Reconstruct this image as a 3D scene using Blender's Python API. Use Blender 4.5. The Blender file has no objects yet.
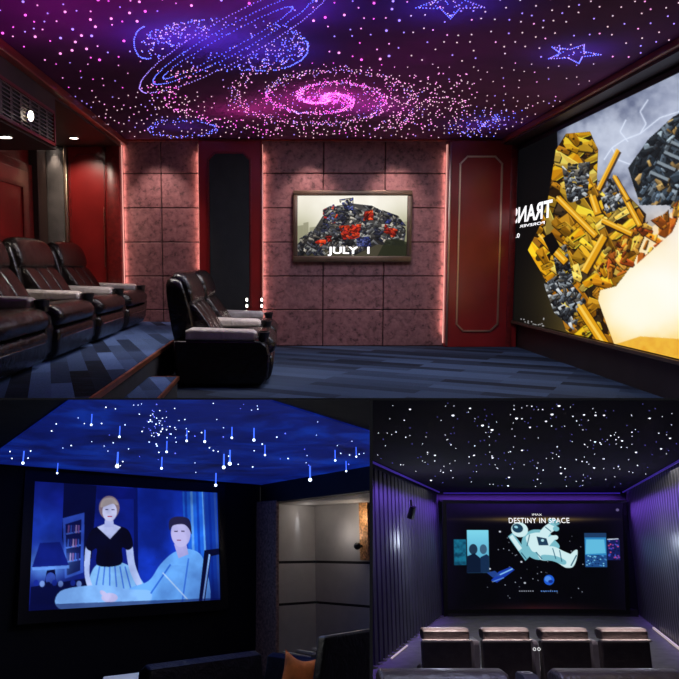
import bpy, bmesh, math, random
import numpy as np
from math import sin, cos, tan, atan, atan2, radians, pi, sqrt
from mathutils import Vector, Matrix

scene = bpy.context.scene
COL = scene.collection

# ------------------------------------------------------------------ camera
F, PX, PY = 750.0, 281.0, 345.0
EYE = 1.18
PITCH = atan(80 / 750)
cam_d = bpy.data.cameras.new('camera')
cam = bpy.data.objects.new('camera', cam_d)
COL.objects.link(cam)
cam.location = (0, 0, EYE)
cam.rotation_euler = (pi / 2 - PITCH, 0, 0)
cam_d.sensor_width = 36
cam_d.lens = F / 679 * 36
cam_d.shift_x = (339.5 - PX) / 679
cam_d.shift_y = (PY - 339.5) / 679
cam_d.clip_start = 0.05
cam_d.clip_end = 200
scene.camera = cam
scene.view_settings.view_transform = 'Standard'
scene.view_settings.look = 'None'
scene.view_settings.gamma = 1
scene.view_settings.use_curve_mapping = False
scene.view_settings.exposure = 0.0

CR = np.array([1.0, 0, 0])
CU = np.array([0, sin(PITCH), cos(PITCH)])
CF = np.array([0, cos(PITCH), -sin(PITCH)])


class Room:
    """A room of the building with its own rigid frame (x right, y deep, z up, floor at z = 0)."""

    def __init__(s, X, Z, eye):
        X = np.array(X, float); Z = np.array(Z, float)
        X /= np.linalg.norm(X); Z /= np.linalg.norm(Z)
        Y = np.cross(Z, X)
        s.A = np.stack([X, Y, Z]); s.eye = eye; s.top = []
        B = np.stack([CR, CF, CU]).T
        Rw = B @ s.A.T
        o = np.array([0, 0, EYE]) - Rw @ np.array([0, 0, eye])
        s.M = Matrix([[*Rw[i], o[i]] for i in range(3)] + [[0, 0, 0, 1]])

    def d(s, px, py):
        return s.A @ np.array([(px - PX) / F, 1, -(py - PY) / F])

    def pix(s, px, py, ax, v):
        d = s.d(px, py); o = np.array([0, 0, s.eye]); i = 'xyz'.index(ax)
        return Vector(o + d * (v - o[i]) / d[i])

    def proj(s, p):
        c = s.A.T @ (np.array(p, float) - np.array([0, 0, s.eye]))
        return PX + F * c[0] / c[1], PY - F * c[2] / c[1]

    def px_m(s, p):
        c = s.A.T @ (np.array(p, float) - np.array([0, 0, s.eye]))
        return F / c[1]

    def row_plane(s, r):        # normal pointing up (towards smaller rows)
        return Vector((0, 0, s.eye)), Vector(s.A @ np.array([0, (r - PY) / F, 1]))

    def col_plane(s, c):        # normal pointing right
        return Vector((0, 0, s.eye)), Vector(s.A @ np.array([1, -(c - PX) / F, 0]))


ap = atan(80 / 750)
TOP = Room([1, 0, 0], [0, -sin(ap), cos(ap)], 1.18)
ap = atan(203 / 750)
BLUE = Room([(1094 - PX) / F, 1, -203 / F], [0, sin(ap), cos(ap)], 1.75)
ap = atan(193 / 750)
VIOLET = Room([1, 0, 0], [0, sin(ap), cos(ap)], 2.3)
room = TOP


# ------------------------------------------------------------------ materials
def srgb(r, g, b):
    def f(c):
        c /= 255.0
        return c / 12.92 if c <= 0.04045 else ((c + 0.055) / 1.055) ** 2.4
    return (f(r), f(g), f(b))


def new_mat(name):
    m = bpy.data.materials.new(name)
    m.use_nodes = True
    nt = m.node_tree
    return m, nt, nt.nodes['Principled BSDF']


def coords(nt, swap=None, scale=(1, 1, 1), rot=(0, 0, 0), loc=(0, 0, 0)):
    tc = nt.nodes.new('ShaderNodeTexCoord')
    out = tc.outputs['Object']
    if swap:
        sp = nt.nodes.new('ShaderNodeSeparateXYZ'); cb = nt.nodes.new('ShaderNodeCombineXYZ')
        nt.links.new(out, sp.inputs[0])
        for i, a in enumerate(swap):
            nt.links.new(sp.outputs['xyz'.index(a)], cb.inputs[i])
        out = cb.outputs[0]
    mp = nt.nodes.new('ShaderNodeMapping')
    mp.inputs['Scale'].default_value = scale
    mp.inputs['Rotation'].default_value = rot
    mp.inputs['Location'].default_value = loc
    nt.links.new(out, mp.inputs[0])
    return mp.outputs[0]


def ramp(nt, fac, stops):
    r = nt.nodes.new('ShaderNodeValToRGB')
    el = r.color_ramp.elements
    while len(el) < len(stops):
        el.new(0.5)
    for e, (p, c) in zip(el, stops):
        e.position = p; e.color = (*c, 1)
    nt.links.new(fac, r.inputs[0])
    return r.outputs[0]


def noise(nt, vec, scale, detail=4, rough=0.5, dist=0.0):
    n = nt.nodes.new('ShaderNodeTexNoise')
    n.inputs['Scale'].default_value = scale
    n.inputs['Detail'].default_value = detail
    n.inputs['Roughness'].default_value = rough
    n.inputs['Distortion'].default_value = dist
    nt.links.new(vec, n.inputs['Vector'])
    return n.outputs['Fac']


def bump(nt, bs, h, strength, dist=0.02):
    b = nt.nodes.new('ShaderNodeBump')
    b.inputs['Strength'].default_value = strength
    b.inputs['Distance'].default_value = dist
    nt.links.new(h, b.inputs['Height'])
    nt.links.new(b.outputs[0], bs.inputs['Normal'])


def basic(name, col, rough=0.5, metal=0.0, var=0.25, vscale=6, bstr=0.0, bscale=80, coat=0.0, spec=0.5, stretch=(1, 1, 1)):
    m, nt, bs = new_mat(name)
    v = coords(nt, scale=stretch)
    n = noise(nt, v, vscale)
    lo = tuple(c * (1 - var) for c in col); hi = tuple(min(1, c * (1 + var)) for c in col)
    nt.links.new(ramp(nt, n, [(0.3, lo), (0.7, hi)]), bs.inputs['Base Color'])
    bs.inputs['Roughness'].default_value = rough
    bs.inputs['Metallic'].default_value = metal
    bs.inputs['Coat Weight'].default_value = coat
    bs.inputs['Coat Roughness'].default_value = 0.15
    bs.inputs['Specular IOR Level'].default_value = spec
    if bstr:
        bump(nt, bs, noise(nt, v, bscale, 3), bstr, 0.01)
    return m


def glow(name, col, strength):
    m, nt, bs = new_mat(name)
    bs.inputs['Base Color'].default_value = (*[min(1, c) for c in col], 1)
    bs.inputs['Emission Color'].default_value = (*col, 1)
    bs.inputs['Emission Strength'].default_value = strength
    bs.inputs['Roughness'].default_value = 0.4
    return m


def picture_mat(name, strength=1.0):
    m, nt, bs = new_mat(name)
    at = nt.nodes.new('ShaderNodeAttribute'); at.attribute_name = 'Col'
    bs.inputs['Base Color'].default_value = (0.003, 0.003, 0.003, 1)
    bs.inputs['Roughness'].default_value = 0.6
    bs.inputs['Specular IOR Level'].default_value = 0.05
    nt.links.new(at.outputs['Color'], bs.inputs['Emission Color'])
    bs.inputs['Emission Strength'].default_value = strength
    return m


def leather(name, col, rough=0.3):
    m, nt, bs = new_mat(name)
    v = coords(nt)
    big = noise(nt, v, 5, 3, 0.6)
    nt.links.new(ramp(nt, big, [(0.3, tuple(c * 0.75 for c in col)), (0.7, tuple(c * 1.25 for c in col))]), bs.inputs['Base Color'])
    bs.inputs['Roughness'].default_value = rough
    bs.inputs['Specular IOR Level'].default_value = 0.42
    bs.inputs['Coat Weight'].default_value = 0.12
    bs.inputs['Coat Roughness'].default_value = 0.2
    wr = noise(nt, v, 7, 5, 0.6, 1.6)
    bump(nt, bs, wr, 0.5, 0.035)
    return m


def carpet(name, base, dark, light, rot, bw, bh, contrast):
    m, nt, bs = new_mat(name)
    v = coords(nt, rot=(0, 0, rot))
    br = nt.nodes.new('ShaderNodeTexBrick')
    br.offset = 0.5
    br.inputs['Scale'].default_value = 1.0
    br.inputs['Brick Width'].default_value = bw
    br.inputs['Row Height'].default_value = bh
    br.inputs['Mortar Size'].default_value = 0.0
    br.inputs['Bias'].default_value = contrast
    br.inputs['Color1'].default_value = (*dark, 1)
    br.inputs['Color2'].default_value = (*light, 1)
    br.inputs['Mortar'].default_value = (*base, 1)
    nt.links.new(v, br.inputs['Vector'])
    v2 = coords(nt, rot=(0, 0, rot), scale=(1, 3.2, 1))
    n = noise(nt, v2, 4.0, 5, 0.6)
    n2 = noise(nt, coords(nt), 90, 2)
    mx = nt.nodes.new('ShaderNodeMix'); mx.data_type = 'RGBA'
    nt.links.new(ramp(nt, n, [(0.5, (0, 0, 0)), (0.75, (.25, .25, .25))]), mx.inputs[0])
    nt.links.new(br.outputs[0], mx.inputs[6])
    mx.inputs[7].default_value = (*base, 1)
    mul = nt.nodes.new('ShaderNodeMix'); mul.data_type = 'RGBA'; mul.blend_type = 'MULTIPLY'
    mul.inputs[0].default_value = 0.75
    nt.links.new(mx.outputs[2], mul.inputs[6])
    nt.links.new(ramp(nt, n2, [(0.3, (0.55, 0.55, 0.55)), (0.7, (1, 1, 1))]), mul.inputs[7])
    nt.links.new(mul.outputs[2], bs.inputs['Base Color'])
    bs.inputs['Roughness'].default_value = 0.95
    bs.inputs['Specular IOR Level'].default_value = 0.1
    bump(nt, bs, n2, 0.4, 0.01)
    return m


def tile_mat():
    m, nt, bs = new_mat('embossed_tile')
    v = coords(nt, swap='xzy')
    w = nt.nodes.new('ShaderNodeTexWave')
    w.wave_type = 'RINGS'; w.inputs['Scale'].default_value = 2.2
    w.inputs['Distortion'].default_value = 14; w.inputs['Detail'].default_value = 3.5
    w.inputs['Detail Scale'].default_value = 1.6
    nt.links.new(v, w.inputs['Vector'])
    n = noise(nt, v, 14, 6, 0.7)
    big = noise(nt, v, 1.6, 3)
    c1 = ramp(nt, n, [(0.34, (0.075, 0.024, 0.028)), (0.47, (0.22, 0.090, 0.092)), (0.68, (0.29, 0.125, 0.127))])
    mx = nt.nodes.new('ShaderNodeMix'); mx.data_type = 'RGBA'; mx.blend_type = 'MULTIPLY'
    mx.inputs[0].default_value = 0.35
    nt.links.new(c1, mx.inputs[6])
    nt.links.new(ramp(nt, w.outputs['Fac'], [(0.0, (0.35, 0.3, 0.3)), (0.3, (1, 1, 1))]), mx.inputs[7])
    nt.links.new(mx.outputs[2], bs.inputs['Base Color'])
    bs.inputs['Roughness'].default_value = 0.6
    bump(nt, bs, w.outputs['Fac'], 0.22, 0.012)
    return m


def slat_wave_mat():
    """Dark panelling with fine pale inlaid contour lines."""
    m, nt, bs = new_mat('contour_panelling')
    v = coords(nt, swap='yzx', scale=(0.28, 1.0, 1))
    w = nt.nodes.new('ShaderNodeTexWave')
    w.wave_type = 'BANDS'; w.bands_direction = 'X'
    w.inputs['Scale'].default_value = 3.3
    w.inputs['Distortion'].default_value = 5.5; w.inputs['Detail'].default_value = 1.2
    w.inputs['Detail Scale'].default_value = 0.35
    nt.links.new(v, w.inputs['Vector'])
    nt.links.new(ramp(nt, w.outputs['Fac'], [(0.0, (0.012, 0.012, 0.018)), (0.72, (0.02, 0.02, 0.028)), (0.9, (0.24, 0.22, 0.24))]), bs.inputs['Base Color'])
    bs.inputs['Roughness'].default_value = 0.4
    bump(nt, bs, w.outputs['Fac'], 0.5, 0.02)
    return m


M = {}
M['carpet'] = carpet('blue_carpet', (0.042, 0.062, 0.115), (0.016, 0.020, 0.034), (0.070, 0.105, 0.19), 0.5, 1.1, 0.20, 0.0)
M['platform_carpet'] = carpet('platform_carpet', (0.060, 0.10, 0.23), (0.007, 0.009, 0.018), (0.125, 0.20, 0.44), 1.27, 1.2, 0.14, 0.0)
M['nosing'] = basic('copper_nosing', (0.30, 0.10, 0.05), 0.35, 0.6)
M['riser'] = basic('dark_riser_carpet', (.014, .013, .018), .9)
M['star_ceiling'] = basic('star_cloth', (0.135, 0.022, 0.115), 0.9, var=0.3, vscale=1.2, bstr=0.2)
M['red_lacquer'] = basic('red_lacquer', (0.27, 0.014, 0.013), 0.28, var=0.15, vscale=3, coat=0.3)
M['red_wood'] = basic('red_wood', (0.30, 0.040, 0.024), 0.3, var=0.3, vscale=3, coat=0.4, stretch=(6, 0.6, 6))
M['dark_red_wood'] = basic('dark_red_wood', (0.18, 0.012, 0.010), 0.35, var=0.3, vscale=3, stretch=(6, 0.6, 6))
M['brown_paint'] = basic('dark_brown_paint', (0.045, 0.022, 0.016), 0.55, var=0.2, vscale=3)
M['dark_board'] = basic('dark_board', (0.022, 0.015, 0.013), 0.45, var=0.2, vscale=3)
M['charcoal'] = basic('charcoal_fabric', (0.016, 0.017, 0.018), 0.8, var=0.2, bstr=0.3)
M['grey_fabric'] = basic('grey_fabric', (0.10, 0.085, 0.08), 0.85, var=0.2, bstr=0.3)
M['trim_metal'] = basic('brass_trim', (0.75, 0.52, 0.38), 0.36, 1.0, var=0.1)
M['leather'] = leather('brown_leather', (0.0085, 0.0055, 0.0050), 0.23)
M['arm_glare'] = leather('arm_glare_leather', (0.62, 0.54, 0.50), 0.3)  # glare on the dark arms put into a pale leather colour
M['chrome'] = basic('chrome', (0.75, 0.72, 0.7), 0.15, 1.0, var=0.05)
M['black_plastic'] = basic('black_plastic', (0.008, 0.008, 0.009), 0.35, var=0.1)
M['frame_bronze'] = basic('bronze_frame', (0.13, 0.085, 0.055), 0.35, 0.5, var=0.2)
M['grille'] = basic('grille_metal', (0.16, 0.125, 0.10), 0.4, 0.5, var=0.1)
M['grille_dark'] = basic('grille_backing', (0.010, 0.008, 0.007), 0.8)
M['tile'] = tile_mat()
M['tile_grout'] = basic('tile_grout', (0.035, 0.014, 0.014), 0.9)
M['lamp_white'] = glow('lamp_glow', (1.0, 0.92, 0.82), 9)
M['led_pink'] = glow('led_pink', (1.0, 0.5, 0.42), .8)
M['star_pink'] = glow('star_pink', (1.0, 0.34, 0.80), 1.5)
M['star_white'] = glow('star_pale', (1.0, 0.66, 0.80), 1.0)
M['star_blue'] = glow('star_blue', (0.14, 0.17, 1.0), 2.2)
M['star_violet'] = glow('star_violet', (0.42, 0.26, 1.0), 1.5)
M['star_magenta'] = glow('star_magenta', (1.0, 0.12, 0.80), 1.8)
M['picture'] = picture_mat('screen_picture', 1.0)
M['letter_white'] = glow('letter_white', (0.95, 0.95, 0.95), 1.0)

# ------------------------------------------------------------------ objects
def tag(o, label=None, cat=None, group=None, kind=None):
    if label: o['label'] = label
    if cat: o['category'] = cat
    if group: o['group'] = group
    if kind: o['kind'] = kind
    return o


def link(o, parent=None):
    COL.objects.link(o)
    if parent is not None:
        o.parent = parent
    else:
        room.top.append(o)
    return o


def empty(name, loc, rz=0.0):
    o = bpy.data.objects.new(name, None)
    o.location = loc
    o.rotation_euler = (0, 0, rz)
    o.empty_display_size = 0.1
    return link(o)


def children(o):
    return [c for c in bpy.data.objects if c.parent == o]


def copy_tree(o, parent=None):
    c = o.copy()
    link(c, parent)
    for ch in children(o):
        copy_tree(ch, c)
    return c


class MB:
    def __init__(s):
        s.bm = bmesh.new(); s.mi = 0

    def _mat(s, faces):
        for f in faces:
            f.material_index = s.mi

    def box(s, x0, x1, y0, y1, z0, z1, bev=0.0, seg=2):
        r = bmesh.ops.create_cube(s.bm, size=1.0)
        vs = r['verts']
        for v in vs:
            v.co = Vector((x0 + (v.co.x + .5) * (x1 - x0), y0 + (v.co.y + .5) * (y1 - y0), z0 + (v.co.z + .5) * (z1 - z0)))
        fs = set(f for v in vs for f in v.link_faces)
        s._mat(fs)
        if bev:
            es = list(set(e for v in vs for e in v.link_edges))
            r = bmesh.ops.bevel(s.bm, geom=es, offset=bev, segments=seg, profile=0.5, affect='EDGES')
            s._mat(r['faces'])
        return s

    def prism(s, pts, axis, a0, a1, bev=0.0, seg=2):
        """pts: 2D outline; axis 'y': pts are (x, z); 'x': pts are (y, z); 'z': pts are (x, y)."""
        def co(p, a):
            return {'y': (p[0], a, p[1]), 'x': (a, p[0], p[1]), 'z': (p[0], p[1], a)}[axis]
        A = [s.bm.verts.new(co(p, a0)) for p in pts]
        B = [s.bm.verts.new(co(p, a1)) for p in pts]
        n = len(pts)
        fs = [s.bm.faces.new(A), s.bm.faces.new(B[::-1])]
        for i in range(n):
            fs.append(s.bm.faces.new((A[i], B[i], B[(i + 1) % n], A[(i + 1) % n])))
        s._mat(fs)
        bmesh.ops.recalc_face_normals(s.bm, faces=fs)
        if bev:
            es = [e for e in fs[0].edges] + [e for e in fs[1].edges]
            r = bmesh.ops.bevel(s.bm, geom=es, offset=bev, segments=seg, profile=0.5, affect='EDGES')
            s._mat(r['faces'])
        return s

    def loft(s, pts, y0, y1, anchor, p=5.0, n=12, lo=.55):
        """A padded cushion: a smooth (x, z) outline along y whose ends round off towards an anchor."""
        q = []
        m = len(pts)
        for i in range(m):
            p0, p1, p2, p3 = [np.array(pts[(i + k) % m], float) for k in (-1, 0, 1, 2)]
            for t in (0, .33, .67):
                q.append(.5 * (2 * p1 + (p2 - p0) * t + (2 * p0 - 5 * p1 + 4 * p2 - p3) * t * t + (3 * p1 - p0 - 3 * p2 + p3) * t ** 3))
        rings = []
        for j in range(n + 1):
            t = -cos(pi * j / n)
            k = lo + (1 - lo) * max(0.0, 1 - abs(t) ** p) ** (1 / p)
            y = y0 + (y1 - y0) * (t + 1) / 2
            rings.append([s.bm.verts.new((anchor[0] + (a[0] - anchor[0]) * k, y, anchor[1] + (a[1] - anchor[1]) * k)) for a in q])
        fs = [s.bm.faces.new(rings[0]), s.bm.faces.new(rings[-1][::-1])]
        for A, B in zip(rings, rings[1:]):
            for i in range(len(q)):
                fs.append(s.bm.faces.new((A[i], B[i], B[(i + 1) % len(q)], A[(i + 1) % len(q)])))
        s._mat(fs)
        bmesh.ops.recalc_face_normals(s.bm, faces=fs)
        return s

    def quad(s, *pts):
        f = s.bm.faces.new([s.bm.verts.new(p) for p in pts])
        s._mat([f])
        return s

    def slab(s, pts, d):
        """A planar polygon given a thickness along vector d."""
        d = Vector(d)
        A = [s.bm.verts.new(Vector(p)) for p in pts]
        B = [s.bm.verts.new(Vector(p) + d) for p in pts]
        n = len(pts)
        fs = [s.bm.faces.new(A), s.bm.faces.new(B[::-1])]
        for i in range(n):
            fs.append(s.bm.faces.new((A[i], B[i], B[(i + 1) % n], A[(i + 1) % n])))
        s._mat(fs)
        bmesh.ops.recalc_face_normals(s.bm, faces=fs)
        return s

    def rod(s, p, q, r, n=10, r2=None):
        p = Vector(p); q = Vector(q)
        L = (q - p).length
        m = Matrix.Translation((p + q) / 2) @ (q - p).to_track_quat('Z', 'Y').to_matrix().to_4x4()
        g = bmesh.ops.create_cone(s.bm, cap_ends=True, segments=n, radius1=r, radius2=r if r2 is None else r2, depth=L, matrix=m)
        s._mat(set(f for v in g['verts'] for f in v.link_faces))
        return s

    def bar(s, p, q, w, h, up=(0, 0, 1)):
        """Rectangular bar from p to q, w wide, h along up."""
        p = Vector(p); q = Vector(q); d = (q - p).normalized(); u = Vector(up)
        u = (u - d * u.dot(d)).normalized(); sd = d.cross(u)
        P = [p + sd * w / 2 * a + u * h / 2 * b for a, b in ((-1, -1), (1, -1), (1, 1), (-1, 1))]
        return s.slab(P, q - p)

    def ball(s, c, r, sub=2, scale=(1, 1, 1)):
        m = Matrix.Translation(c) @ Matrix.Diagonal((*scale, 1))
        g = bmesh.ops.create_icosphere(s.bm, subdivisions=sub, radius=r, matrix=m)
        s._mat(set(f for v in g['verts'] for f in v.link_faces))
        return s

    def cut(s, plane, keep=1, fill=False):
        co, no = plane
        g = bmesh.ops.bisect_plane(s.bm, geom=s.bm.verts[:] + s.bm.edges[:] + s.bm.faces[:], plane_co=co, plane_no=no,
                                   clear_outer=keep < 0, clear_inner=keep > 0)
        if fill:
            es = [e for e in g['geom_cut'] if isinstance(e, bmesh.types.BMEdge)]
            if es:
                bmesh.ops.holes_fill(s.bm, edges=[e for e in s.bm.edges if e.is_boundary], sides=0)
        return s

    def rot(s, ang, axis, about=(0, 0, 0)):
        bmesh.ops.rotate(s.bm, verts=s.bm.verts[:], cent=about, matrix=Matrix.Rotation(ang, 3, axis))
        return s

    def build(s, name, mats, parent=None, smooth=40, wn=False):
        if not isinstance(mats, (list, tuple)):
            mats = [mats]
        me = bpy.data.meshes.new(name)
        if smooth:
            for f in s.bm.faces: f.smooth = True
            th = radians(smooth)
            for e in s.bm.edges:
                if len(e.link_faces) == 2:
                    e.smooth = e.calc_face_angle(0) < th
        s.bm.to_mesh(me); s.bm.free()
        for m in mats: me.materials.append(m)
        o = bpy.data.objects.new(name, me)
        link(o, parent)
        if wn:
            w = o.modifiers.new('normals', 'WEIGHTED_NORMAL'); w.keep_sharp = True
        return o


def struct(o):
    o['kind'] = 'structure'
    return o


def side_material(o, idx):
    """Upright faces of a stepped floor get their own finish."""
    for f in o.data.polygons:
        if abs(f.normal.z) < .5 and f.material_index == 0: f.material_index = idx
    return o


def add_light(kind, loc, target, energy, col, **kw):
    """A lamp at loc (room coordinates) aimed at target."""
    d = bpy.data.lights.new('lamp', kind)
    d.energy = energy; d.color = col
    for k, v in kw.items(): setattr(d, k, v)
    o = bpy.data.objects.new('lamp_light', d)
    o.location = loc
    if target is not None:
        o.rotation_euler = (Vector(target) - Vector(loc)).to_track_quat('-Z', 'Y').to_euler()
    link(o)
    return o


# ------------------------------------------------------------------ pictures shown on the screens
class Canvas:
    def __init__(s, W, H, src=None, col=(0, 0, 0)):
        """src: the four corners TL, TR, BR, BL in the drawing frame."""
        s.W, s.H = W, H
        s.a = np.zeros((H, W, 3)); s.a[:] = np.array(col) / 255.0
        if src is None:
            src = [(0, 0), (W, 0), (W, H), (0, H)]
        dst = [(0, 0), (W, 0), (W, H), (0, H)]
        A = []; b = []
        for (x, y), (u, v) in zip(src, dst):
            A.append([x, y, 1, 0, 0, 0, -u * x, -u * y]); b.append(u)
            A.append([0, 0, 0, x, y, 1, -v * x, -v * y]); b.append(v)
        h = np.linalg.solve(np.array(A, float), np.array(b, float))
        s.h = np.append(h, 1).reshape(3, 3)
        s.hi = np.linalg.inv(s.h)
        jj, ii = np.meshgrid(np.arange(W) + .5, np.arange(H) + .5)
        q = np.stack([jj, ii, np.ones_like(jj)], -1) @ s.hi.T
        s.sx = q[..., 0] / q[..., 2]; s.sy = q[..., 1] / q[..., 2]     # drawing-frame coordinates of each cell

    def T(s, pts):
        p = np.array(pts, float)
        q = np.concatenate([p, np.ones((len(p), 1))], 1) @ s.h.T
        return q[:, :2] / q[:, 2:]

    def mask(s, pts, smooth=False):
        p = np.array(pts, float)
        if smooth:
            n = len(p); out = []
            for i in range(n):
                p0, p1, p2, p3 = p[i - 1], p[i], p[(i + 1) % n], p[(i + 2) % n]
                for t in np.linspace(0, 1, 7)[:-1]:
                    out.append(0.5 * ((2 * p1) + (p2 - p0) * t + (2 * p0 - 5 * p1 + 4 * p2 - p3) * t * t + (3 * p1 - p0 - 3 * p2 + p3) * t ** 3))
            p = np.array(out)
        p = s.T(p)
        x0 = max(0, int(p[:, 0].min()) - 1); x1 = min(s.W, int(p[:, 0].max()) + 2)
        y0 = max(0, int(p[:, 1].min()) - 1); y1 = min(s.H, int(p[:, 1].max()) + 2)
        if x1 <= x0 or y1 <= y0:
            return None
        S = 3
        gx = (np.arange((x1 - x0) * S) + .5) / S + x0
        gy = (np.arange((y1 - y0) * S) + .5) / S + y0
        X, Y = np.meshgrid(gx, gy)
        ins = np.zeros(X.shape, bool)
        n = len(p)
        for i in range(n):
            ax, ay = p[i]; bx, by = p[(i + 1) % n]
            if ay == by: continue
            c = ((ay > Y) != (by > Y)) & (X < (bx - ax) * (Y - ay) / (by - ay) + ax)
            ins ^= c
        m = ins.reshape(y1 - y0, S, x1 - x0, S).mean((1, 3))
        return (slice(y0, y1), slice(x0, x1)), m

    def poly(s, pts, col, alpha=1.0, smooth=False, col2=None, clip=None):
        r = s.mask(pts, smooth)
        if r is None: return s
        sl, m = r
        m = m * alpha
        if clip is not None: m = m * clip[sl]
        c = np.array(col) / 255.0
        if col2 is not None:                     # top-to-bottom colour of the depicted thing
            h = m.shape[0]
            t = np.linspace(0, 1, h)[:, None, None]
            c = c * (1 - t) + np.array(col2) / 255.0 * t
        s.a[sl] = s.a[sl] * (1 - m[..., None]) + c * m[..., None]
        return s

    def full(s, pts, smooth=False):
        out = np.zeros((s.H, s.W)); r = s.mask(pts, smooth)
        if r: out[r[0]] = r[1]
        return out

    def ell(s, cx, cy, rx, ry, col, alpha=1.0, rot=0.0, **k):
        t = np.linspace(0, 2 * pi, 28)[:-1]
        c, sn = cos(rot), sin(rot)
        return s.poly([(cx + rx * np.cos(a) * c - ry * np.sin(a) * sn, cy + rx * np.cos(a) * sn + ry * np.sin(a) * c) for a in t], col, alpha, **k)

    def line(s, p, q, w, col, alpha=1.0, **k):
        p = np.array(p, float); q = np.array(q, float); d = q - p
        n = np.array([-d[1], d[0]]) / (np.linalg.norm(d) + 1e-9) * w / 2
        return s.poly([p + n, q + n, q - n, p - n], col, alpha, **k)

    def path(s, pts, w, col, alpha=1.0, **k):
        for a, b in zip(pts[:-1], pts[1:]): s.line(a, b, w, col, alpha, **k)
        return s

    def blob(s, cx, cy, rx, ry, col, alpha=1.0, power=2.0):
        d = ((s.sx - cx) / rx) ** 2 + ((s.sy - cy) / ry) ** 2
        m = alpha * np.exp(-d ** (power / 2))
        s.a = s.a * (1 - m[..., None]) + np.array(col) / 255.0 * m[..., None]
        return s

    def cloud(s, scale, seed, amp, col, area=None):
        rng = np.random.default_rng(seed)
        tot = np.zeros((s.H, s.W)); w = 1.0; sc = scale
        for _ in range(4):
            g = rng.random((64, 64))
            x = (s.sx / sc) % 63; y = (s.sy / sc) % 63
            xi = x.astype(int); yi = y.astype(int); fx = x - xi; fy = y - yi
            fx = fx * fx * (3 - 2 * fx); fy = fy * fy * (3 - 2 * fy)
            v = (g[yi, xi] * (1 - fx) + g[yi, xi + 1] * fx) * (1 - fy) + (g[yi + 1, xi] * (1 - fx) + g[yi + 1, xi + 1] * fx) * fy
            tot += v * w; w *= .5; sc *= .5
        tot = np.clip((tot / 1.875 - .5) * 2.4 + .5, 0, 1) * amp
        if area is not None: tot = tot * area
        s.a = s.a * (1 - tot[..., None]) + np.array(col) / 255.0 * tot[..., None]
        return s

    def plates(s, area, cols, n, smin, smax, seed, ang=0.6):
        """Overlapping angular metal plates filling an outline, each a little faceted."""
        rng = random.Random(seed)
        clip = s.full(area)
        xs = [p[0] for p in area]; ys = [p[1] for p in area]
        n = int(n * 1.5)
        for k_ in range(n):
            cx = rng.uniform(min(xs), max(xs)); cy = rng.uniform(min(ys), max(ys))
            L = smax + (smin - smax) * k_ / n; L *= rng.uniform(.8, 1.25); w = L * rng.uniform(.28, .55)
            a = rng.choice((ang, ang + pi / 2, ang - .5)) + rng.uniform(-.3, .3)
            c = np.array(rng.choice(cols), float) * rng.uniform(.6, 1.15)
            ca, sa = cos(a), sin(a)
            m = 6
            tp, ch = rng.uniform(.55, 1.0), rng.uniform(.12, .3)
            V = [(cx + u * L / 2 * ca - v * w / 2 * sa, cy + u * L / 2 * sa + v * w / 2 * ca) for u, v in
                 ((-1, -1), (1 - ch, -tp), (1, -tp + ch * 2), (1, tp), (-1 + ch, 1), (-1, 1 - ch * 2))]
            s.poly([(x + L * .03 + .2, y + L * .04 + .3) for x, y in V], (12, 9, 8), .8, clip=clip)
            s.poly(V, np.minimum(255, c), clip=clip)
            ce = (cx + rng.uniform(-.1, .1) * L, cy + rng.uniform(-.1, .1) * w)
            for q in range(m):
                p0, p1 = V[q], V[(q + 1) % m]
                nx, ny = p1[1] - p0[1], p0[0] - p1[0]
                if (nx * ((p0[0] + p1[0]) / 2 - cx) + ny * ((p0[1] + p1[1]) / 2 - cy)) < 0: nx, ny = -nx, -ny
                l = (nx * -.5 + ny * -.85) / (sqrt(nx * nx + ny * ny) + 1e-6)
                s.poly([p0, p1, ce], np.clip(c * (1 + .5 * l) + (24 if l > .5 else 0), 0, 255), .45, clip=clip)
            if L > 9:
                s.line(V[0], V[1], .7, np.clip(c * 1.5 + 20, 0, 255), .8, clip=clip); s.line(V[4], V[3], .9, c * .35, .8, clip=clip); s.ell(ce[0], ce[1], L * .07, L * .07, (24, 18, 14), .8, clip=clip)
        return s

    def mesh(s, name, TL, TR, BR, BL, parent, bend=0.0, bdir=(0, 0, 0)):
        W, H = s.W, s.H
        u = np.linspace(0, 1, W)[None, :, None]; v = np.linspace(0, 1, H)[:, None, None]
        TL, TR, BR, BL = [np.array(p, float) for p in (TL, TR, BR, BL)]
        P = (TL * (1 - u) + TR * u) * (1 - v) + (BL * (1 - u) + BR * u) * v
        P = P + np.array(bdir) * (bend * (1 - (2 * u - 1) ** 2))
        idx = np.arange(W * H).reshape(H, W)
        q = np.stack([idx[:-1, :-1], idx[1:, :-1], idx[1:, 1:], idx[:-1, 1:]], -1).reshape(-1, 4)
        me = bpy.data.meshes.new(name)
        me.vertices.add(W * H); me.vertices.foreach_set('co', P.reshape(-1).astype(np.float32))
        me.loops.add(q.size); me.loops.foreach_set('vertex_index', q.reshape(-1).astype(np.int32))
        me.polygons.add(len(q)); me.polygons.foreach_set('loop_start', np.arange(0, q.size, 4, dtype=np.int32))
        me.update(calc_edges=True)
        a = np.clip(s.a, 0, 1)
        lin = np.where(a <= .04045, a / 12.92, ((a + .055) / 1.055) ** 2.4)
        at = me.attributes.new('Col', 'FLOAT_COLOR', 'POINT')
        at.data.foreach_set('color', np.concatenate([lin, np.ones((H, W, 1))], -1).reshape(-1).astype(np.float32))
        me.materials.append(M['picture'])
        o = bpy.data.objects.new(name, me)
        return link(o, parent)


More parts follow.
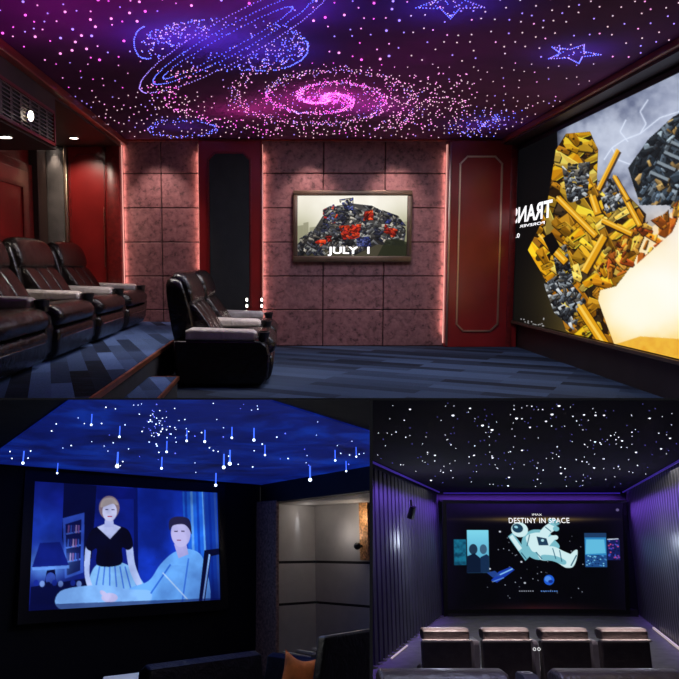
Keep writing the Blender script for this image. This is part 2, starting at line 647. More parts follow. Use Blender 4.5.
def lettering(text, origin, right, up, size, mat, parent, name='lettering', width=None, bold=0.0, spacing=1.0, shear=0.0, align='CENTER', follow=None):
    """Flat raised letters; right and up are the writing's directions."""
    cu = bpy.data.curves.new('text', 'FONT')
    cu.body = text; cu.size = 1.0; cu.extrude = 0.004; cu.offset = bold; cu.space_character = spacing; cu.shear = shear
    cu.align_x = 'LEFT'; cu.align_y = 'BOTTOM_BASELINE'
    to = bpy.data.objects.new('text', cu); COL.objects.link(to)
    dg = bpy.context.evaluated_depsgraph_get(); dg.update()
    me = bpy.data.meshes.new_from_object(to.evaluated_get(dg))
    bpy.data.objects.remove(to); bpy.data.curves.remove(cu)
    xs = [v.co.x for v in me.vertices]; x0, x1 = min(xs), max(xs)
    sx = size if width is None else width / (x1 - x0)
    right = Vector(right).normalized(); up = Vector(up).normalized(); nrm = right.cross(up)
    off = {'CENTER': (x0 + x1) / 2, 'LEFT': x0, 'RIGHT': x1}[align]
    for v in me.vertices:
        c = v.co.copy()
        v.co = Vector(origin) + right * (c.x - off) * sx + up * c.y * size + nrm * c.z * size
    if follow:
        for v in me.vertices: v.co.y += follow(v.co.x)
    me.materials.clear(); me.materials.append(mat)
    o = bpy.data.objects.new(name, me)
    return link(o, parent)


PLACED = {}


def dots(name, pts, plane_z, mats, label, cat='star lights', drop=0.95, sub=1, kind='stuff'):
    """Fibre-optic light points in a ceiling: pts = (column, row, radius, material index) traced on the ceiling plane."""
    mb = MB()
    for x, y, r, k in pts:
        p = room.pix(x, y, 'z', plane_z)
        if p.y < 0.5: continue
        cell = (int(x // 4), int(y // 4), id(room))
        near = [q for i in (-1, 0, 1) for j in (-1, 0, 1) for q in PLACED.get((cell[0] + i, cell[1] + j, cell[2]), ())]
        if any(q[3] != label and (x - q[0]) ** 2 + (y - q[1]) ** 2 < ((r + q[2]) * 1.12) ** 2 for q in near): continue
        PLACED.setdefault(cell, []).append((x, y, r, label))
        R = r / room.px_m(p)
        mb.mi = k
        mb.ball(p - Vector((0, 0, R * drop)), R, sub, (1, 1, 0.8))
    o = mb.build(name, mats, smooth=60)
    return tag(o, label, cat, kind=kind)

# ================================================================== ROOM 1: the star-ceiling cinema above
room = TOP
YB = 10.924
H = 2.95
CUT = TOP.row_plane(398.0)          # the storey slab: nothing of this room hangs below it

struct(MB().box(-3.6, 3.7, 4.0, 11.1, -0.02, 0.0).cut(CUT, 1).build('floor', M['carpet'], smooth=0))
struct(MB().box(-3.6, 3.7, 3.2, 11.1, H, H + 0.05).build('ceiling', M['star_ceiling'], smooth=0))
struct(MB().box(-3.6, 3.7, YB + 0.03, 11.1, 0, H).build('wall_back', M['dark_red_wood'], smooth=0))
struct(MB().box(-3.6, -3.42, 4.2, YB + 0.03, 0.36, H).build('wall_left', M['dark_red_wood'], smooth=0))
struct(MB().box(3.42, 3.6, 4.0, YB + 0.03, 0.0, H).cut(CUT, 1).build('wall_right', M['dark_board'], smooth=0))

# raised seating platform with one step down
pl = MB()
pl.mi = 0
pl.box(-3.42, -1.19, 4.2, YB + 0.03, 0.02, 0.36)
pl.mi = 1
pl.box(-1.19, -1.165, 4.2, YB + 0.03, 0.325, 0.363)
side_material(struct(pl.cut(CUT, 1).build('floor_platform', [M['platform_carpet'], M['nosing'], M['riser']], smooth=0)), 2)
st = MB()
st.box(-1.19, -0.935, 4.8, 6.68, 0.0, 0.18)
st.mi = 1
st.box(-0.935, -0.915, 4.8, 6.70, 0.15, 0.183)
st.box(-1.165, -0.915, 6.68, 6.70, 0.15, 0.183)
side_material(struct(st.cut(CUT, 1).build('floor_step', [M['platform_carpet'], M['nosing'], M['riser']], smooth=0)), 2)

# wallpapered bays of embossed square tiles
def tiles(name, xs, zs):
    mb = MB()
    mb.mi = 1
    mb.box(xs[0], xs[-1], YB + 0.012, YB + 0.03, 0, H)
    mb.mi = 0
    for xa, xb in zip(xs[:-1], xs[1:]):
        for za, zb in zip(zs[:-1], zs[1:]):
            mb.box(xa + .006, xb - .006, YB - 0.02, YB + 0.02, za + .006, zb - .006, 0.008, 1)
    return struct(mb.build(name, [M['tile'], M['tile_grout']], smooth=30))
ZS = [0.0, 0.533, 1.02, 1.507, 1.994, 2.48, H]
tiles('wall_tiles', [-2.263, -1.713, -1.167], ZS)
tiles('wall_tiles', [-0.27, 0.608, 1.486, 2.364], ZS)


def octagon(x0, x1, z0, z1, c):
    return [(x0 + c, z0), (x1 - c, z0), (x1, z0 + c), (x1, z1 - c), (x1 - c, z1), (x0 + c, z1), (x0, z1 - c), (x0, z0 + c)]


def outline(mb, pts, y, w):
    n = len(pts)
    for i in range(n):
        a, b = pts[i], pts[(i + 1) % n]
        d = Vector((b[0] - a[0], 0, b[1] - a[1])).normalized() * w * .4
        mb.bar(Vector((a[0], y, a[1])) - d, Vector((b[0], y, b[1])) + d, w, w, (0, -1, 0))
    return mb


YP = 10.80
p = empty('wall_panel', (0, 0, 0)); tag(p, 'red wall panel with a tall black clipped-corner inset between two tiled bays', 'wall panel')
MB().box(-1.167, -0.27, YP, YB + .02, 0, 2.92, .006).build('backing', M['red_lacquer'], p, smooth=0)
MB().prism(octagon(-1.013, -0.452, .50, 2.74, .09), 'y', YP - .012, YP + .01).build('inset', M['charcoal'], p, smooth=0)
outline(MB(), octagon(-1.035, -0.43, .48, 2.76, .1), YP - .012, .02).build('trim', M['dark_red_wood'], p, smooth=0)
MB().box(-.290, -.262, YP - .016, YP + .03, .0, 2.92, .004).build('edge_strip', M['red_wood'], p)

p = empty('wall_panel', (0, 0, 0)); tag(p, 'glossy red wall panel with thin brass outline beside the huge screen', 'wall panel')
MB().box(2.364, 3.40, YP, YB + .02, 0, 2.92, .006).build('backing', M['red_lacquer'], p, smooth=0)
outline(MB(), octagon(2.53, 3.12, .235, 2.70, .1), YP - .01, .022).build('outline_trim', M['trim_metal'], p, smooth=0)
MB().box(2.375, 2.405, YP - .02, YP + .02, .02, 2.9, .006).build('edge_trim', M['trim_metal'], p)
MB().box(3.25, 3.33, YP - .01, YP + .03, .0, 2.9, .006).build('edge_post', M['dark_red_wood'], p)

p = empty('wall_panel', (0, 0, 0)); tag(p, 'red clipped-corner wall panel lit by the recess downlight behind the recliner row', 'wall panel')
MB().box(-3.01, -2.47, YP, YB + .02, .36, 2.84, .006).build('backing', M['red_lacquer'], p, smooth=0)
outline(MB(), octagon(-2.985, -2.50, .5, 2.73, .12), YP - .01, .02).build('outline_trim', M['dark_red_wood'], p, smooth=0)
MB().box(-2.515, -2.50, YP - .02, YP, 1.15, 2.0).build('edge_trim', M['trim_metal'], p)

p = empty('wall_panel', (0, 0, 0)); tag(p, 'narrow grey fabric column under a small light behind the recliner row', 'wall panel')
MB().box(-3.32, -3.065, YP - .03, YB + .02, .36, 2.84, .02).build('fabric', M['grey_fabric'], p)
MB().box(-3.062, -3.02, YP - .04, YB + .02, .36, 2.84, .006).build('edge_trim', M['trim_metal'], p)

p = tag(MB().box(-2.46, -2.27, YP - .06, YB + .02, .36, 2.86, .012).build('wall_post', M['dark_red_wood']), 'dark red wooden post at the left edge of the tiled wall', 'post')
p = tag(MB().box(-3.40, -3.325, YP - .02, YB + .02, .36, 2.84, .01).build('wall_post', M['red_lacquer']), 'narrow red strip standing between the side door and the grey fabric column', 'post')

# door in the left wall
d = MB(); d.mi = 0
d.box(-3.42, -3.37, 8.2, 10.35, .36, 2.52, .008)
d = struct(d.build('door_1', M['dark_red_wood'], smooth=0))
MB().box(-3.375, -3.345, 8.45, 10.1, .36, 2.40, .006).build('door_leaf', M['red_lacquer'], d, smooth=0)
fr = MB()
for (y0, y1, z0, z1) in ((8.7, 9.85, 1.5, 2.2), (8.7, 9.85, .6, 1.35)):
    for a, b, w in (((y0, z0), (y1, z0), .05), ((y1, z0), (y1, z1), .05), ((y1, z1), (y0, z1), .05), ((y0, z1), (y0, z0), .05)):
        fr.bar((-3.34, *a), (-3.34, *b), w, .03, (1, 0, 0))
fr.build('door_moulding', M['dark_red_wood'], d, smooth=0)
struct(MB().box(-3.42, -3.3, 10.36, 10.75, .36, 2.84, .01).build('trim_4', M['brown_paint'], smooth=0))

# bulkhead over the row with its grille, recess ceiling behind it
struct(MB().box(-3.42, -2.27, 3.4, 7.75, 2.335, H).build('wall_bulkhead', M['brown_paint'], smooth=0))
struct(MB().box(-3.42, -2.27, 7.75, YB + .03, 2.84, H).build('ceiling_recess', M['brown_paint'], smooth=0))
struct(MB().box(-2.285, -2.19, 3.3, YB + .03, 2.865, H, .012).build('trim_1', M['red_wood'], smooth=0))
struct(MB().box(3.10, 3.145, 3.3, YB + .03, 2.885, H, .008).build('trim_2', M['red_wood'], smooth=0))
struct(MB().box(3.145, 3.42, 3.3, YB + .03, 2.86, H).build('trim_5', M['brown_paint'], smooth=0))
struct(MB().box(-2.19, 3.10, YB - .07, YB + .03, 2.925, H, .006).build('trim_3', M['red_wood'], smooth=0))

g = empty('air_grille', (0, 0, 0)); tag(g, 'long slatted air grille in the dark bulkhead over the recliner row', 'air grille')
MB().box(-2.27, -2.262, 4.2, 7.6, 2.365, 2.675).build('backing', M['grille_dark'], g, smooth=0)
fr = MB()
fr.box(-2.275, -2.235, 4.2, 7.62, 2.66, 2.69).box(-2.275, -2.235, 4.2, 7.62, 2.35, 2.38).box(-2.275, -2.235, 7.59, 7.62, 2.35, 2.69)
fr.build('frame', M['dark_red_wood'], g, smooth=0)
sl = MB()
for k in range(8):
    z = 2.40 + k * .035
    sl.box(-2.268, -2.245, 4.2, 7.59, z, z + .012)
k = 4.25
while k < 7.58:
    sl.box(-2.264, -2.25, k, k + .06, 2.385, 2.655); k += .24
sl.build('slats', M['grille'], g, smooth=0)


def downlight(name, loc, nrm, r, label, power, target, col=(1, .85, .7), cone=1.6, blend=.6, ring='chrome'):
    nrm = Vector(nrm)
    t = empty(name, loc); tag(t, label, 'ceiling light' if name == 'downlight' else 'spotlight')
    mb = MB()
    m = nrm.to_track_quat('Z', 'Y').to_matrix().to_4x4()
    for k in range(24):
        a0, a1 = 2 * pi * k / 24, 2 * pi * (k + 1) / 24
        P = []
        for rr, zz in ((1.25, 0), (1.25, .012), (1.0, .018), (1.0, 0)):
            P.append([(r * rr * cos(a), r * rr * sin(a), zz) for a in (a0, a1)])
        for i in range(4):
            A, B = P[i], P[(i + 1) % 4]
            mb.quad(m @ Vector(A[0]), m @ Vector(A[1]), m @ Vector(B[1]), m @ Vector(B[0]))
    mb.build('ring', M[ring], t, smooth=50)
    mb = MB(); mb.rod(nrm * .001, nrm * .010, r, 24); mb.build('lens', M['lamp_white'], t)
    if power:
        add_light('SPOT', Vector(loc) + nrm * .04, target, power, col, spot_size=cone, spot_blend=blend, shadow_soft_size=.03)
    return t


q = TOP.pix(74, 137, 'z', 2.84)
downlight('downlight', q, (0, 0, -1), .055, 'small round downlight in the recess ceiling near the tiled wall', 42, (-2.72, 10.86, 1.9), cone=1.3)
q = TOP.pix(5, 135.5, 'z', 2.335)
downlight('downlight', q, (0, 0, -1), .06, 'small round downlight under the bulkhead at the far left', 16, (q.x - .4, q.y + .5, .36), cone=1.7)
q = Vector((-3.18, 10.70, 2.84))
downlight('downlight', q, (0, 0, -1), .045, 'small round downlight directly over the grey fabric column', 12, (-3.18, 10.76, 1.2), cone=1.1)
q = TOP.pix(29, 116, 'x', -2.212)
downlight('spotlight', q, (1, -.25, -.1), .045, 'round bright spotlight mounted on the air grille', 0, None)

# LED strips glowing behind the panel edges beside the tiled bays
for x, w in ((-2.262, 'left edge of the narrow tiled bay'), (-1.172, 'right edge of the narrow tiled bay'),
             (-.262, 'left edge of the wide tiled bay'), (2.356, 'right edge of the wide tiled bay')):
    s = 1 if x in (-2.262, -.262) else -1
    z0 = .38 if x == -2.262 else .05
    o = MB().box(x - .004, x + .004, YB - .055, YB - .025, z0, 2.88).build('led_strip', M['led_pink'], smooth=0)
    tag(o, 'thin pink light strip along the ' + w, 'light strip', 'pink light strips beside the tiles')
    o2 = add_light('AREA', (x + s * .012, YB - .045, (z0 + 2.88) / 2), (x + s * .5, YB + .12, (z0 + 2.88) / 2), 2.4, (1, .55, .45), shape='RECTANGLE', size=.03, size_y=2.6)
    o2.rotation_euler = Matrix((( 0, 0, -s), (s, 0, 0), (0, -1, 0))).to_4x4().to_euler() if False else o2.rotation_euler
    # long side vertical
    dirv = Vector((s * .9, .35, 0)).normalized()
    zax = -dirv; yax = Vector((0, 0, 1)); xax = yax.cross(zax)
    o2.rotation_euler = Matrix((xax, yax, zax)).transposed().to_euler()

# wall-washing spots over the tiles
for x, e in ((-1.72, 58), (.42, 58), (1.62, 58)):
    add_light('SPOT', (x, 10.35, 2.88), (x, YB, 1.75), e, (1, .74, .68), spot_size=1.25, spot_blend=.8, shadow_soft_size=.05)

# glowing plates made up for reflections low on the red panels
for x, lab in ((-.49, 'tiny added plate of two glowing glints low on the black panel inset'), (-.276, 'tiny added plate of two glowing glints low on the red panel edge')):
    s = empty('glint_plate', (x, YP - .02, .64)); tag(s, lab, 'glint plate')
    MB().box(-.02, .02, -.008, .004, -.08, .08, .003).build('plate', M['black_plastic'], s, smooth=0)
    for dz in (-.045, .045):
        MB().box(-.012, .012, -.014, -.006, dz - .020, dz + .020, .003).build('glint', M['lamp_white'], s, smooth=0)

# ---------------------------------------------------------------- recliners
W = 1.46


def arm(parent, y0, y1):
    """Side shell and padded arm between y0 and y1."""
    prof = [(-.43, .02), (.36, .02), (.43, .10), (.455, .30), (.43, .40), (.36, .455), (-.47, .455), (-.47, .2)]
    MB().prism(prof, 'y', y0, y1, .03, 3).build('side_panel', M['leather'], parent, wn=True)
    ym = (y0 + y1) / 2
    pad = MB().prism([(-.36, .46), (.28, .455), (.32, .48), (.325, .53), (.29, .555), (-.30, .575), (-.36, .55)], 'y', y0 + .01, y1 - .01, .035, 4).build('armrest', M['arm_glare'], parent, wn=True)
    cup = MB()
    n = 20
    for k in range(n):
        a0, a1 = 2 * pi * k / n, 2 * pi * (k + 1) / n
        ring = [(.052, .03), (.062, .085), (.050, .088), (.044, .04)]
        for (r0, z0), (r1, z1) in zip(ring, ring[1:]):
            cup.quad(*[Vector((.39 + r * cos(a), ym + r * 1.5 * sin(a), .47 + z - .02)) for r, z, a in ((r0, z0, a0), (r0, z0, a1), (r1, z1, a1), (r1, z1, a0))])
    cup.mi = 0
    cup.rod((.39, ym, .44), (.39, ym, .505), .05, 16)
    cup.build('cup_holder', M['black_plastic'], pad, smooth=50)


def make_recliner():
    t = empty('recliner', (0, 0, 0))
    a = .22
    arm(t, .0, a)
    y0, y1 = a + .008, W - .012
    MB().box(-.40, .36, y0, y1, .0, .30, .02).build('base', M['leather'], t, wn=True)
    MB().loft([(-.30, .29), (.1, .285), (.36, .29), (.48, .31), (.515, .37), (.50, .43), (.40, .482), (.10, .465), (-.30, .42)], y0 + .01, y1 - .01, (.1, .37), 7, 14, .72).build('seat_cushion', M['leather'], t, smooth=65)
    fr = MB().loft([(.35, .04), (.44, .045), (.482, .16), (.478, .27), (.42, .29), (.35, .285), (.35, .16)], y0 + .015, y1 - .015, (.40, .16), 8, 14, .75).build('footrest', M['leather'], t, smooth=65)
    MB().rod((.484, y0 + .12, .205), (.484, y1 - .12, .205), .006, 8).build('piping', M['chrome'], fr)
    bk = MB().loft([(-.42, .26), (-.24, .28), (-.27, .45), (-.33, .75), (-.40, 1.0), (-.45, 1.065), (-.53, 1.07), (-.575, 1.02), (-.56, .80), (-.50, .45)], y0 - .06, y1 + .0, (-.38, .42), 4.5, 18, .80).build('backrest', M['leather'], t, smooth=65)
    MB().loft([(-.46, .79), (-.36, .765), (-.295, .82), (-.305, .93), (-.36, 1.06), (-.44, 1.118), (-.52, 1.10), (-.545, 1.02), (-.51, .88)], y0 + .0, y1 - .06, (-.44, .82), 4, 18, .66).build('headrest', M['leather'], bk, smooth=65)
    ya, yb = y0 + .05, y1 - .10
    n = 3
    for k in range(n):
        u0 = ya + (yb - ya) * k / n; u1 = ya + (yb - ya) * (k + 1) / n
        MB().loft([(-.37, .80), (-.30, .79), (-.225, .70), (-.145, .58), (-.085, .47), (-.13, .42), (-.24, .42), (-.32, .6)], u0 + .002, u1 - .002, (-.25, .6), 3.5, 10, .80).build('back_cushion', M['leather'], bk, smooth=65)
    return t


def end_arm(t):
    arm(t, W + .004, W + .224)


proto = make_recliner()
proto.location = (-.56, 7.15, 0)
tag(proto, 'nearest brown leather recliner of the pair standing on the lower blue carpet', 'recliner', 'pair of recliners on the floor')
c = copy_tree(proto); c.location = (-.56, 7.15 + 1.475, 0)
tag(c, 'farther brown leather recliner of the pair, closer to the tiled wall', 'recliner', 'pair of recliners on the floor')
end_arm(c)
labs = ['brown leather recliner at the tiled end of the raised row',
        'second brown leather recliner from the tiled wall in the raised row',
        'third brown leather recliner from the tiled wall in the raised row',
        'brown leather recliner cut off by the photo edge in the raised row']
for k in range(4):
    c = copy_tree(proto)
    c.location = (-2.36, 10.73 - .235 - 1.475 * (k + 1), .36)
    tag(c, labs[k], 'recliner', 'row of recliners on the raised platform')
    if k == 0: end_arm(c)

# ---------------------------------------------------------------- framed wall screen
tv = empty('wall_screen', (0, 0, 0)); tag(tv, 'wide wall screen in a bronze frame on the tiled back wall', 'wall screen')
x0, x1, z0, z1 = .172, 1.868, 1.223, 2.235
yf = YB - .11
fr = MB()
for (a, b, c_, d_) in ((x0, x1, z1 - .075, z1), (x0, x1, z0, z0 + .085), (x0, x0 + .065, z0 + .085, z1 - .075), (x1 - .07, x1, z0 + .085, z1 - .075)):
    fr.box(a, b, yf, YB - .022, c_, d_, .012, 2)
fr.build('frame', M['frame_bronze'], tv, smooth=40)
MB().box(x0 + .06, x1 - .06, yf + .03, YB - .022, z0 + .08, z1 - .07).build('panel', M['black_plastic'], tv, smooth=0)
c = Canvas(320, 178, [(297, 196), (405, 196), (405, 256), (297, 256)], (250, 242, 224))
c.blob(350, 204, 80, 40, (255, 251, 240), .9)
c.blob(300, 240, 22, 26, (150, 150, 112), .8); c.blob(404, 238, 22, 26, (138, 138, 96), .9)
c.cloud(9, 4, .16, (220, 210, 190))
for x, w, h in ((297, 6, 20), (303, 5, 26), (309, 7, 17), (316, 5, 22), (386, 5, 25), (391, 6, 19), (398, 7, 27)):
    c.poly([(x, 256), (x, 236 - h * .5), (x + w, 235 - h * .5), (x + w, 256)], (132, 130, 105), .65)
c.poly([(297, 244), (320, 236), (345, 240), (380, 236), (405, 244), (405, 256), (297, 256)], (52, 48, 34), .9, smooth=False)
met = [(52, 54, 62), (84, 84, 88), (120, 120, 118), (40, 42, 60), (30, 30, 34), (160, 152, 140)]
red = [(196, 44, 26), (220, 64, 30), (140, 26, 20)]
blu = [(50, 62, 132), (40, 46, 96), (88, 96, 150)]
c.poly([(297, 244), (312, 232), (322, 216), (336, 206), (352, 204), (370, 206), (390, 216), (404, 230), (402, 246), (376, 244), (352, 256), (330, 246), (297, 256)], (38, 36, 38), .85)
c.plates([(297, 240), (318, 226), (340, 222), (342, 244), (322, 256), (297, 256)], met, 120, 2.5, 7, 1)
c.plates([(322, 214), (338, 206), (370, 206), (392, 218), (405, 230), (400, 246), (372, 244), (352, 256), (332, 244)], met, 260, 2.5, 8, 2)
c.plates([(322, 210), (334, 204), (338, 222), (322, 226)], met + red + blu, 60, 2, 6, 3)
c.plates([(338, 226), (360, 224), (358, 238), (342, 240)], red, 34, 3, 8, 4)
c.plates([(362, 212), (371, 210), (372, 220), (362, 221)], red, 14, 3, 7, 5)
c.plates([(383, 224), (396, 230), (392, 238), (382, 232)], red, 18, 3, 7, 6)
c.plates([(314, 242), (330, 234), (332, 240), (318, 247)], red, 14, 3, 7, 7)
c.plates([(355, 238), (368, 236), (370, 246), (356, 246)], blu, 30, 3, 7, 8)
c.plates([(374, 208), (396, 216), (404, 226), (384, 224)], met + blu, 60, 2.5, 7, 9)
c.plates([(338, 200), (352, 198), (352, 210), (340, 211)], met + blu, 20, 2, 6, 10, 1.2)
c.poly([(376, 256), (384, 240), (396, 238), (405, 242), (405, 256)], (34, 38, 24), .8)
X0, X1, Z0, Z1 = x0 + .063, x1 - .068, z0 + .083, z1 - .073
c.mesh('picture', (X0, yf + .022, Z1), (X1, yf + .022, Z1), (X1, yf + .022, Z0), (X0, yf + .022, Z0), tv)
q = TOP.pix(348.5, 253.5, 'y', yf + .02)
lettering('JULY  1', (q.x, yf + .019, q.z), (1, 0, 0), (0, 0, 1), .135, M['letter_white'], tv, width=.60, bold=.03)

# ---------------------------------------------------------------- the huge screen on the right wall
XS = 3.345
ps = empty('projection_screen', (0, 0, 0)); tag(ps, 'huge bright projection screen filling the right wall', 'projection screen')
ys0, ys1, zs0, zs1 = 4.6, 10.78, .395, 2.785
corners = [TOP.proj((XS, y, z)) for y, z in ((ys1, zs1), (ys0, zs1), (ys0, zs0), (ys1, zs0))]
c = Canvas(430, 330, corners, (8, 8, 10))
sky = [(548, 120), (720, 60), (780, 60), (780, 420), (640, 420), (548, 200)]
skym = c.full([(556, 100), (800, 0), (800, 330), (640, 330), (560, 200)])
c.a = c.a * (1 - skym[..., None]) + np.array((104, 112, 142)) / 255 * skym[..., None]
c.cloud(22, 7, .85, (46, 52, 80), skym)
c.cloud(26, 11, .6, (206, 216, 238), skym)
c.blob(640, 112, 30, 18, (70, 78, 108), .6); c.blob(672, 90, 30, 14, (84, 92, 122), .6)
c.cloud(8, 12, .3, (236, 242, 255), skym)
c.blob(620, 140, 34, 26, (214, 222, 240), .7); c.blob(672, 110, 22, 30, (196, 204, 226), .6)
c.blob(544, 150, 14, 60, (8, 8, 10), .95)
for pts in ([(604, 160), (612, 148), (624, 140), (640, 134), (660, 118), (679, 112)], [(612, 148), (618, 160), (634, 166), (648, 156)],
            [(640, 134), (646, 124), (640, 112), (648, 100)], [(626, 120), (620, 132), (628, 142)]):
    c.path(pts, 1.0, (240, 246, 255), .8); c.path(pts, 3.0, (200, 214, 245), .25)
# blast of light low at the right
low = c.full([(596, 300), (600, 262), (640, 236), (672, 212), (800, 150), (800, 470), (590, 420)])
c.a = c.a * (1 - low[..., None]) + np.array((255, 190, 84)) / 255 * low[..., None]
c.blob(684, 232, 44, 20, (214, 190, 186), .85); c.blob(650, 336, 60, 14, (250, 176, 40), .8)
c.blob(650, 300, 74, 58, (255, 214, 96), 1.0); c.blob(660, 290, 58, 46, (255, 255, 246), 1.0, 3); c.blob(634, 308, 34, 30, (255, 253, 232), 1.0, 3); c.blob(690, 240, 34, 30, (255, 250, 244), .8)
c.cloud(16, 5, .3, (255, 252, 240), low)
c.poly([(606, 347), (640, 336), (700, 340), (800, 360), (800, 460), (620, 420)], (226, 150, 24), .75)
c.cloud(7, 9, .5, (250, 206, 70), c.full([(606, 347), (640, 336), (700, 340), (800, 360), (800, 460), (620, 420)]))
yel = [(226, 162, 22), (240, 184, 40), (198, 132, 14), (168, 104, 10), (246, 204, 84), (214, 148, 24)]
dy = [(120, 76, 14), (150, 96, 16), (90, 56, 14), (60, 44, 24), (196, 128, 20)]
gr = [(70, 76, 84), (120, 128, 134), (176, 182, 186), (44, 48, 54), (28, 30, 34), (96, 92, 84)]
steel = [(52, 66, 80), (84, 100, 116), (36, 44, 52), (120, 134, 146), (22, 26, 30), (150, 120, 70)]
# dark steel pipework, upper right
c.poly([(628, 168), (648, 140), (672, 118), (800, 40), (800, 250), (700, 230), (668, 205), (640, 205)], (26, 30, 34), .96)
c.plates([(628, 168), (648, 140), (672, 118), (760, 60), (780, 240), (700, 226), (668, 205), (640, 205)], steel, 420, 5, 20, 21, -.7)
for k in range(4):
    c.line((650 + k * 7, 172 - k * 10), (668 + k * 7, 180 - k * 10), 3.2, (130, 142, 152)); c.line((650 + k * 7, 175 - k * 10), (668 + k * 7, 183 - k * 10), 2.2, (26, 30, 36))
# tumbled yellow steel framework (an abstract heap of girders and plates)
heap = [(556, 150), (566, 134), (590, 132), (598, 150), (597, 186), (606, 196), (622, 190), (646, 214), (644, 238), (634, 262), (616, 286), (600, 290), (598, 300), (614, 344), (590, 346), (566, 330), (556, 300), (540, 270), (528, 250), (540, 226), (548, 200), (552, 176)]
c.poly(heap, (40, 24, 8))
c.plates(heap, dy, 90, 10, 34, 31, 1.0)
c.plates(heap, yel, 105, 8, 38, 32, 1.0)
c.plates([(562, 166), (590, 162), (588, 196), (568, 204)], gr, 70, 3, 12, 33, .4)
c.plates([(596, 182), (612, 178), (626, 206), (606, 214)], gr, 50, 3, 12, 34, -.6)
c.plates([(544, 284), (562, 272), (586, 300), (574, 330), (554, 312)], gr, 100, 3, 14, 35, -.4)
c.plates([(552, 250), (566, 244), (574, 282), (560, 290)], gr, 50, 3, 11, 37, .8)
c.plates([(596, 268), (626, 232), (664, 214), (690, 190), (672, 232), (630, 270), (604, 282)], [(196, 96, 20), (224, 130, 24), (150, 62, 16), (240, 170, 60)], 120, 4, 18, 36, -.9)
for a, b, w in (((558, 198), (596, 236), 6), ((602, 220), (632, 234), 5), ((604, 236), (584, 272), 7), ((540, 236), (566, 262), 7),
                ((624, 196), (640, 226), 5), ((598, 214), (592, 196), 7), ((598, 190), (618, 150), 4), ((580, 306), (606, 346), 9), ((614, 176), (628, 200), 4)):
    c.line((a[0] + 1, a[1] + 1.5), (b[0] + 1, b[1] + 1.5), w + 1.4, (46, 26, 8), .8)
    c.line(a, b, w, (224, 158, 22)); c.line((a[0] - w * .2, a[1] - w * .25), (b[0] - w * .2, b[1] - w * .25), w * .3, (252, 210, 92), .9)
c.poly([(543, 238), (552, 232), (560, 246), (552, 256)], (10, 9, 9))
for k in range(26):
    rr = random.Random(k); c.ell(rr.uniform(514, 545), rr.uniform(318, 326) + 0, .7, .6, (200, 200, 205), .8)
pic = c.mesh('picture', (XS, ys1, zs1), (XS, ys0, zs1), (XS, ys0, zs0), (XS, ys1, zs0), ps)
bd = MB()
bd.box(XS - .005, 3.42, ys1, ys1 + .05, .36, 2.82).box(XS - .005, 3.42, ys0 - .05, ys0, .36, 2.82)
bd.box(XS + .002, 3.42, ys0, ys1, .40, 2.78)
bd.box(XS - .012, 3.42, ys0 - .05, ys1 + .05, 2.785, 2.84)
bd.build('border', M['black_plastic'], ps, smooth=0)
MB().box(XS - .03, 3.42, ys0, ys1 + .05, .345, .385, .006).build('bottom_rail', M['frame_bronze'], ps, smooth=0)
# mirrored writing at the far edge of the picture
z_t = TOP.pix(530, 222, 'x', XS)
ya = TOP.pix(552, 222, 'x', XS).y; yb = TOP.pix(511.8, 222, 'x', XS).y
lettering('TRANS', (XS - .004, ya, z_t.z + .02), (0, 1, 0), (0, 0, 1), .30, M['letter_white'], ps, width=(yb - ya) * .97, bold=.02, align='LEFT')
lettering('FOREVER', (XS - .004, ya + .25, z_t.z - .055), (0, 1, 0), (0, 0, 1), .05, M['letter_white'], ps, width=(yb - ya) * .62, bold=.02, align='LEFT')
lettering('0.2', (XS - .004, TOP.pix(520, 234, 'x', XS).y, z_t.z - .19), (0, 1, 0), (0, 0, 1), .085, M['letter_white'], ps, width=.30, bold=.02, align='LEFT')

# ---------------------------------------------------------------- fibre-optic star ceiling
R1 = random.Random(11)
SM = [M['star_pink'], M['star_white'], M['star_blue'], M['star_violet'], M['star_magenta']]
PK, WH, BU, VI, MG = range(5)


def in_ceiling(x, y):
    """Inside the visible ceiling (traced edges of the cornices)."""
    return y < 137.5 and y < 44.5 + .75 * x and y < 138 - .57 * (x - 497)


sx = lambda y: .75 + max(0, 60 - y) * .012        # nearer points look larger
# spiral galaxy
gal = []
GX, GY = 326, 98
for arm_i in range(2):
    for k in range(520):
        t = k / 520
        r = 4 + 94 * t ** .9
        a = arm_i * pi + 9.6 * t ** .85 + .9
        rr = r + R1.gauss(0, 1.5 + 4.5 * t)
        x = GX + rr * cos(a) * 1.04; y = GY + rr * sin(a) * (.36 if sin(a) > 0 else .40)
        if in_ceiling(x, y) and y > 40:
            gal.append((x, y, .5 + .25 * R1.random(), R1.choice((MG, MG, VI, PK, PK)) if t < .55 else R1.choice((PK, PK, WH, VI))))
for k in range(170):
    r = abs(R1.gauss(0, 17)); a = R1.uniform(0, 2 * pi)
    gal.append((GX + r * cos(a), GY + r * sin(a) * .36, .62, R1.choice((MG, MG, VI, PK))))
for k in range(260):
    r = 74 * R1.random() ** .6; a = R1.uniform(0, 2 * pi)
    gal.append((GX + r * cos(a) * 1.04, GY + r * sin(a) * .37, .5, R1.choice((MG, PK, VI, PK))))
for k in range(230):       # pale outer arm sweeping to the upper left and the right end
    t = R1.random()
    a = pi * (.25 + .95 * t)
    x = GX - 10 + (150 + R1.gauss(0, 10)) * cos(a); y = GY - 6 + (38 + R1.gauss(0, 3.5)) * sin(a)
    if in_ceiling(x, y): gal.append((x, y, .7, R1.choice((PK, PK, WH, MG))))
for k in range(210):
    x = R1.uniform(385, 475); y = R1.gauss(99, 17)
    if in_ceiling(x, y) and y > 66 and x + y * .6 < 545: gal.append((x, y, .7, R1.choice((PK, WH, WH, PK))))
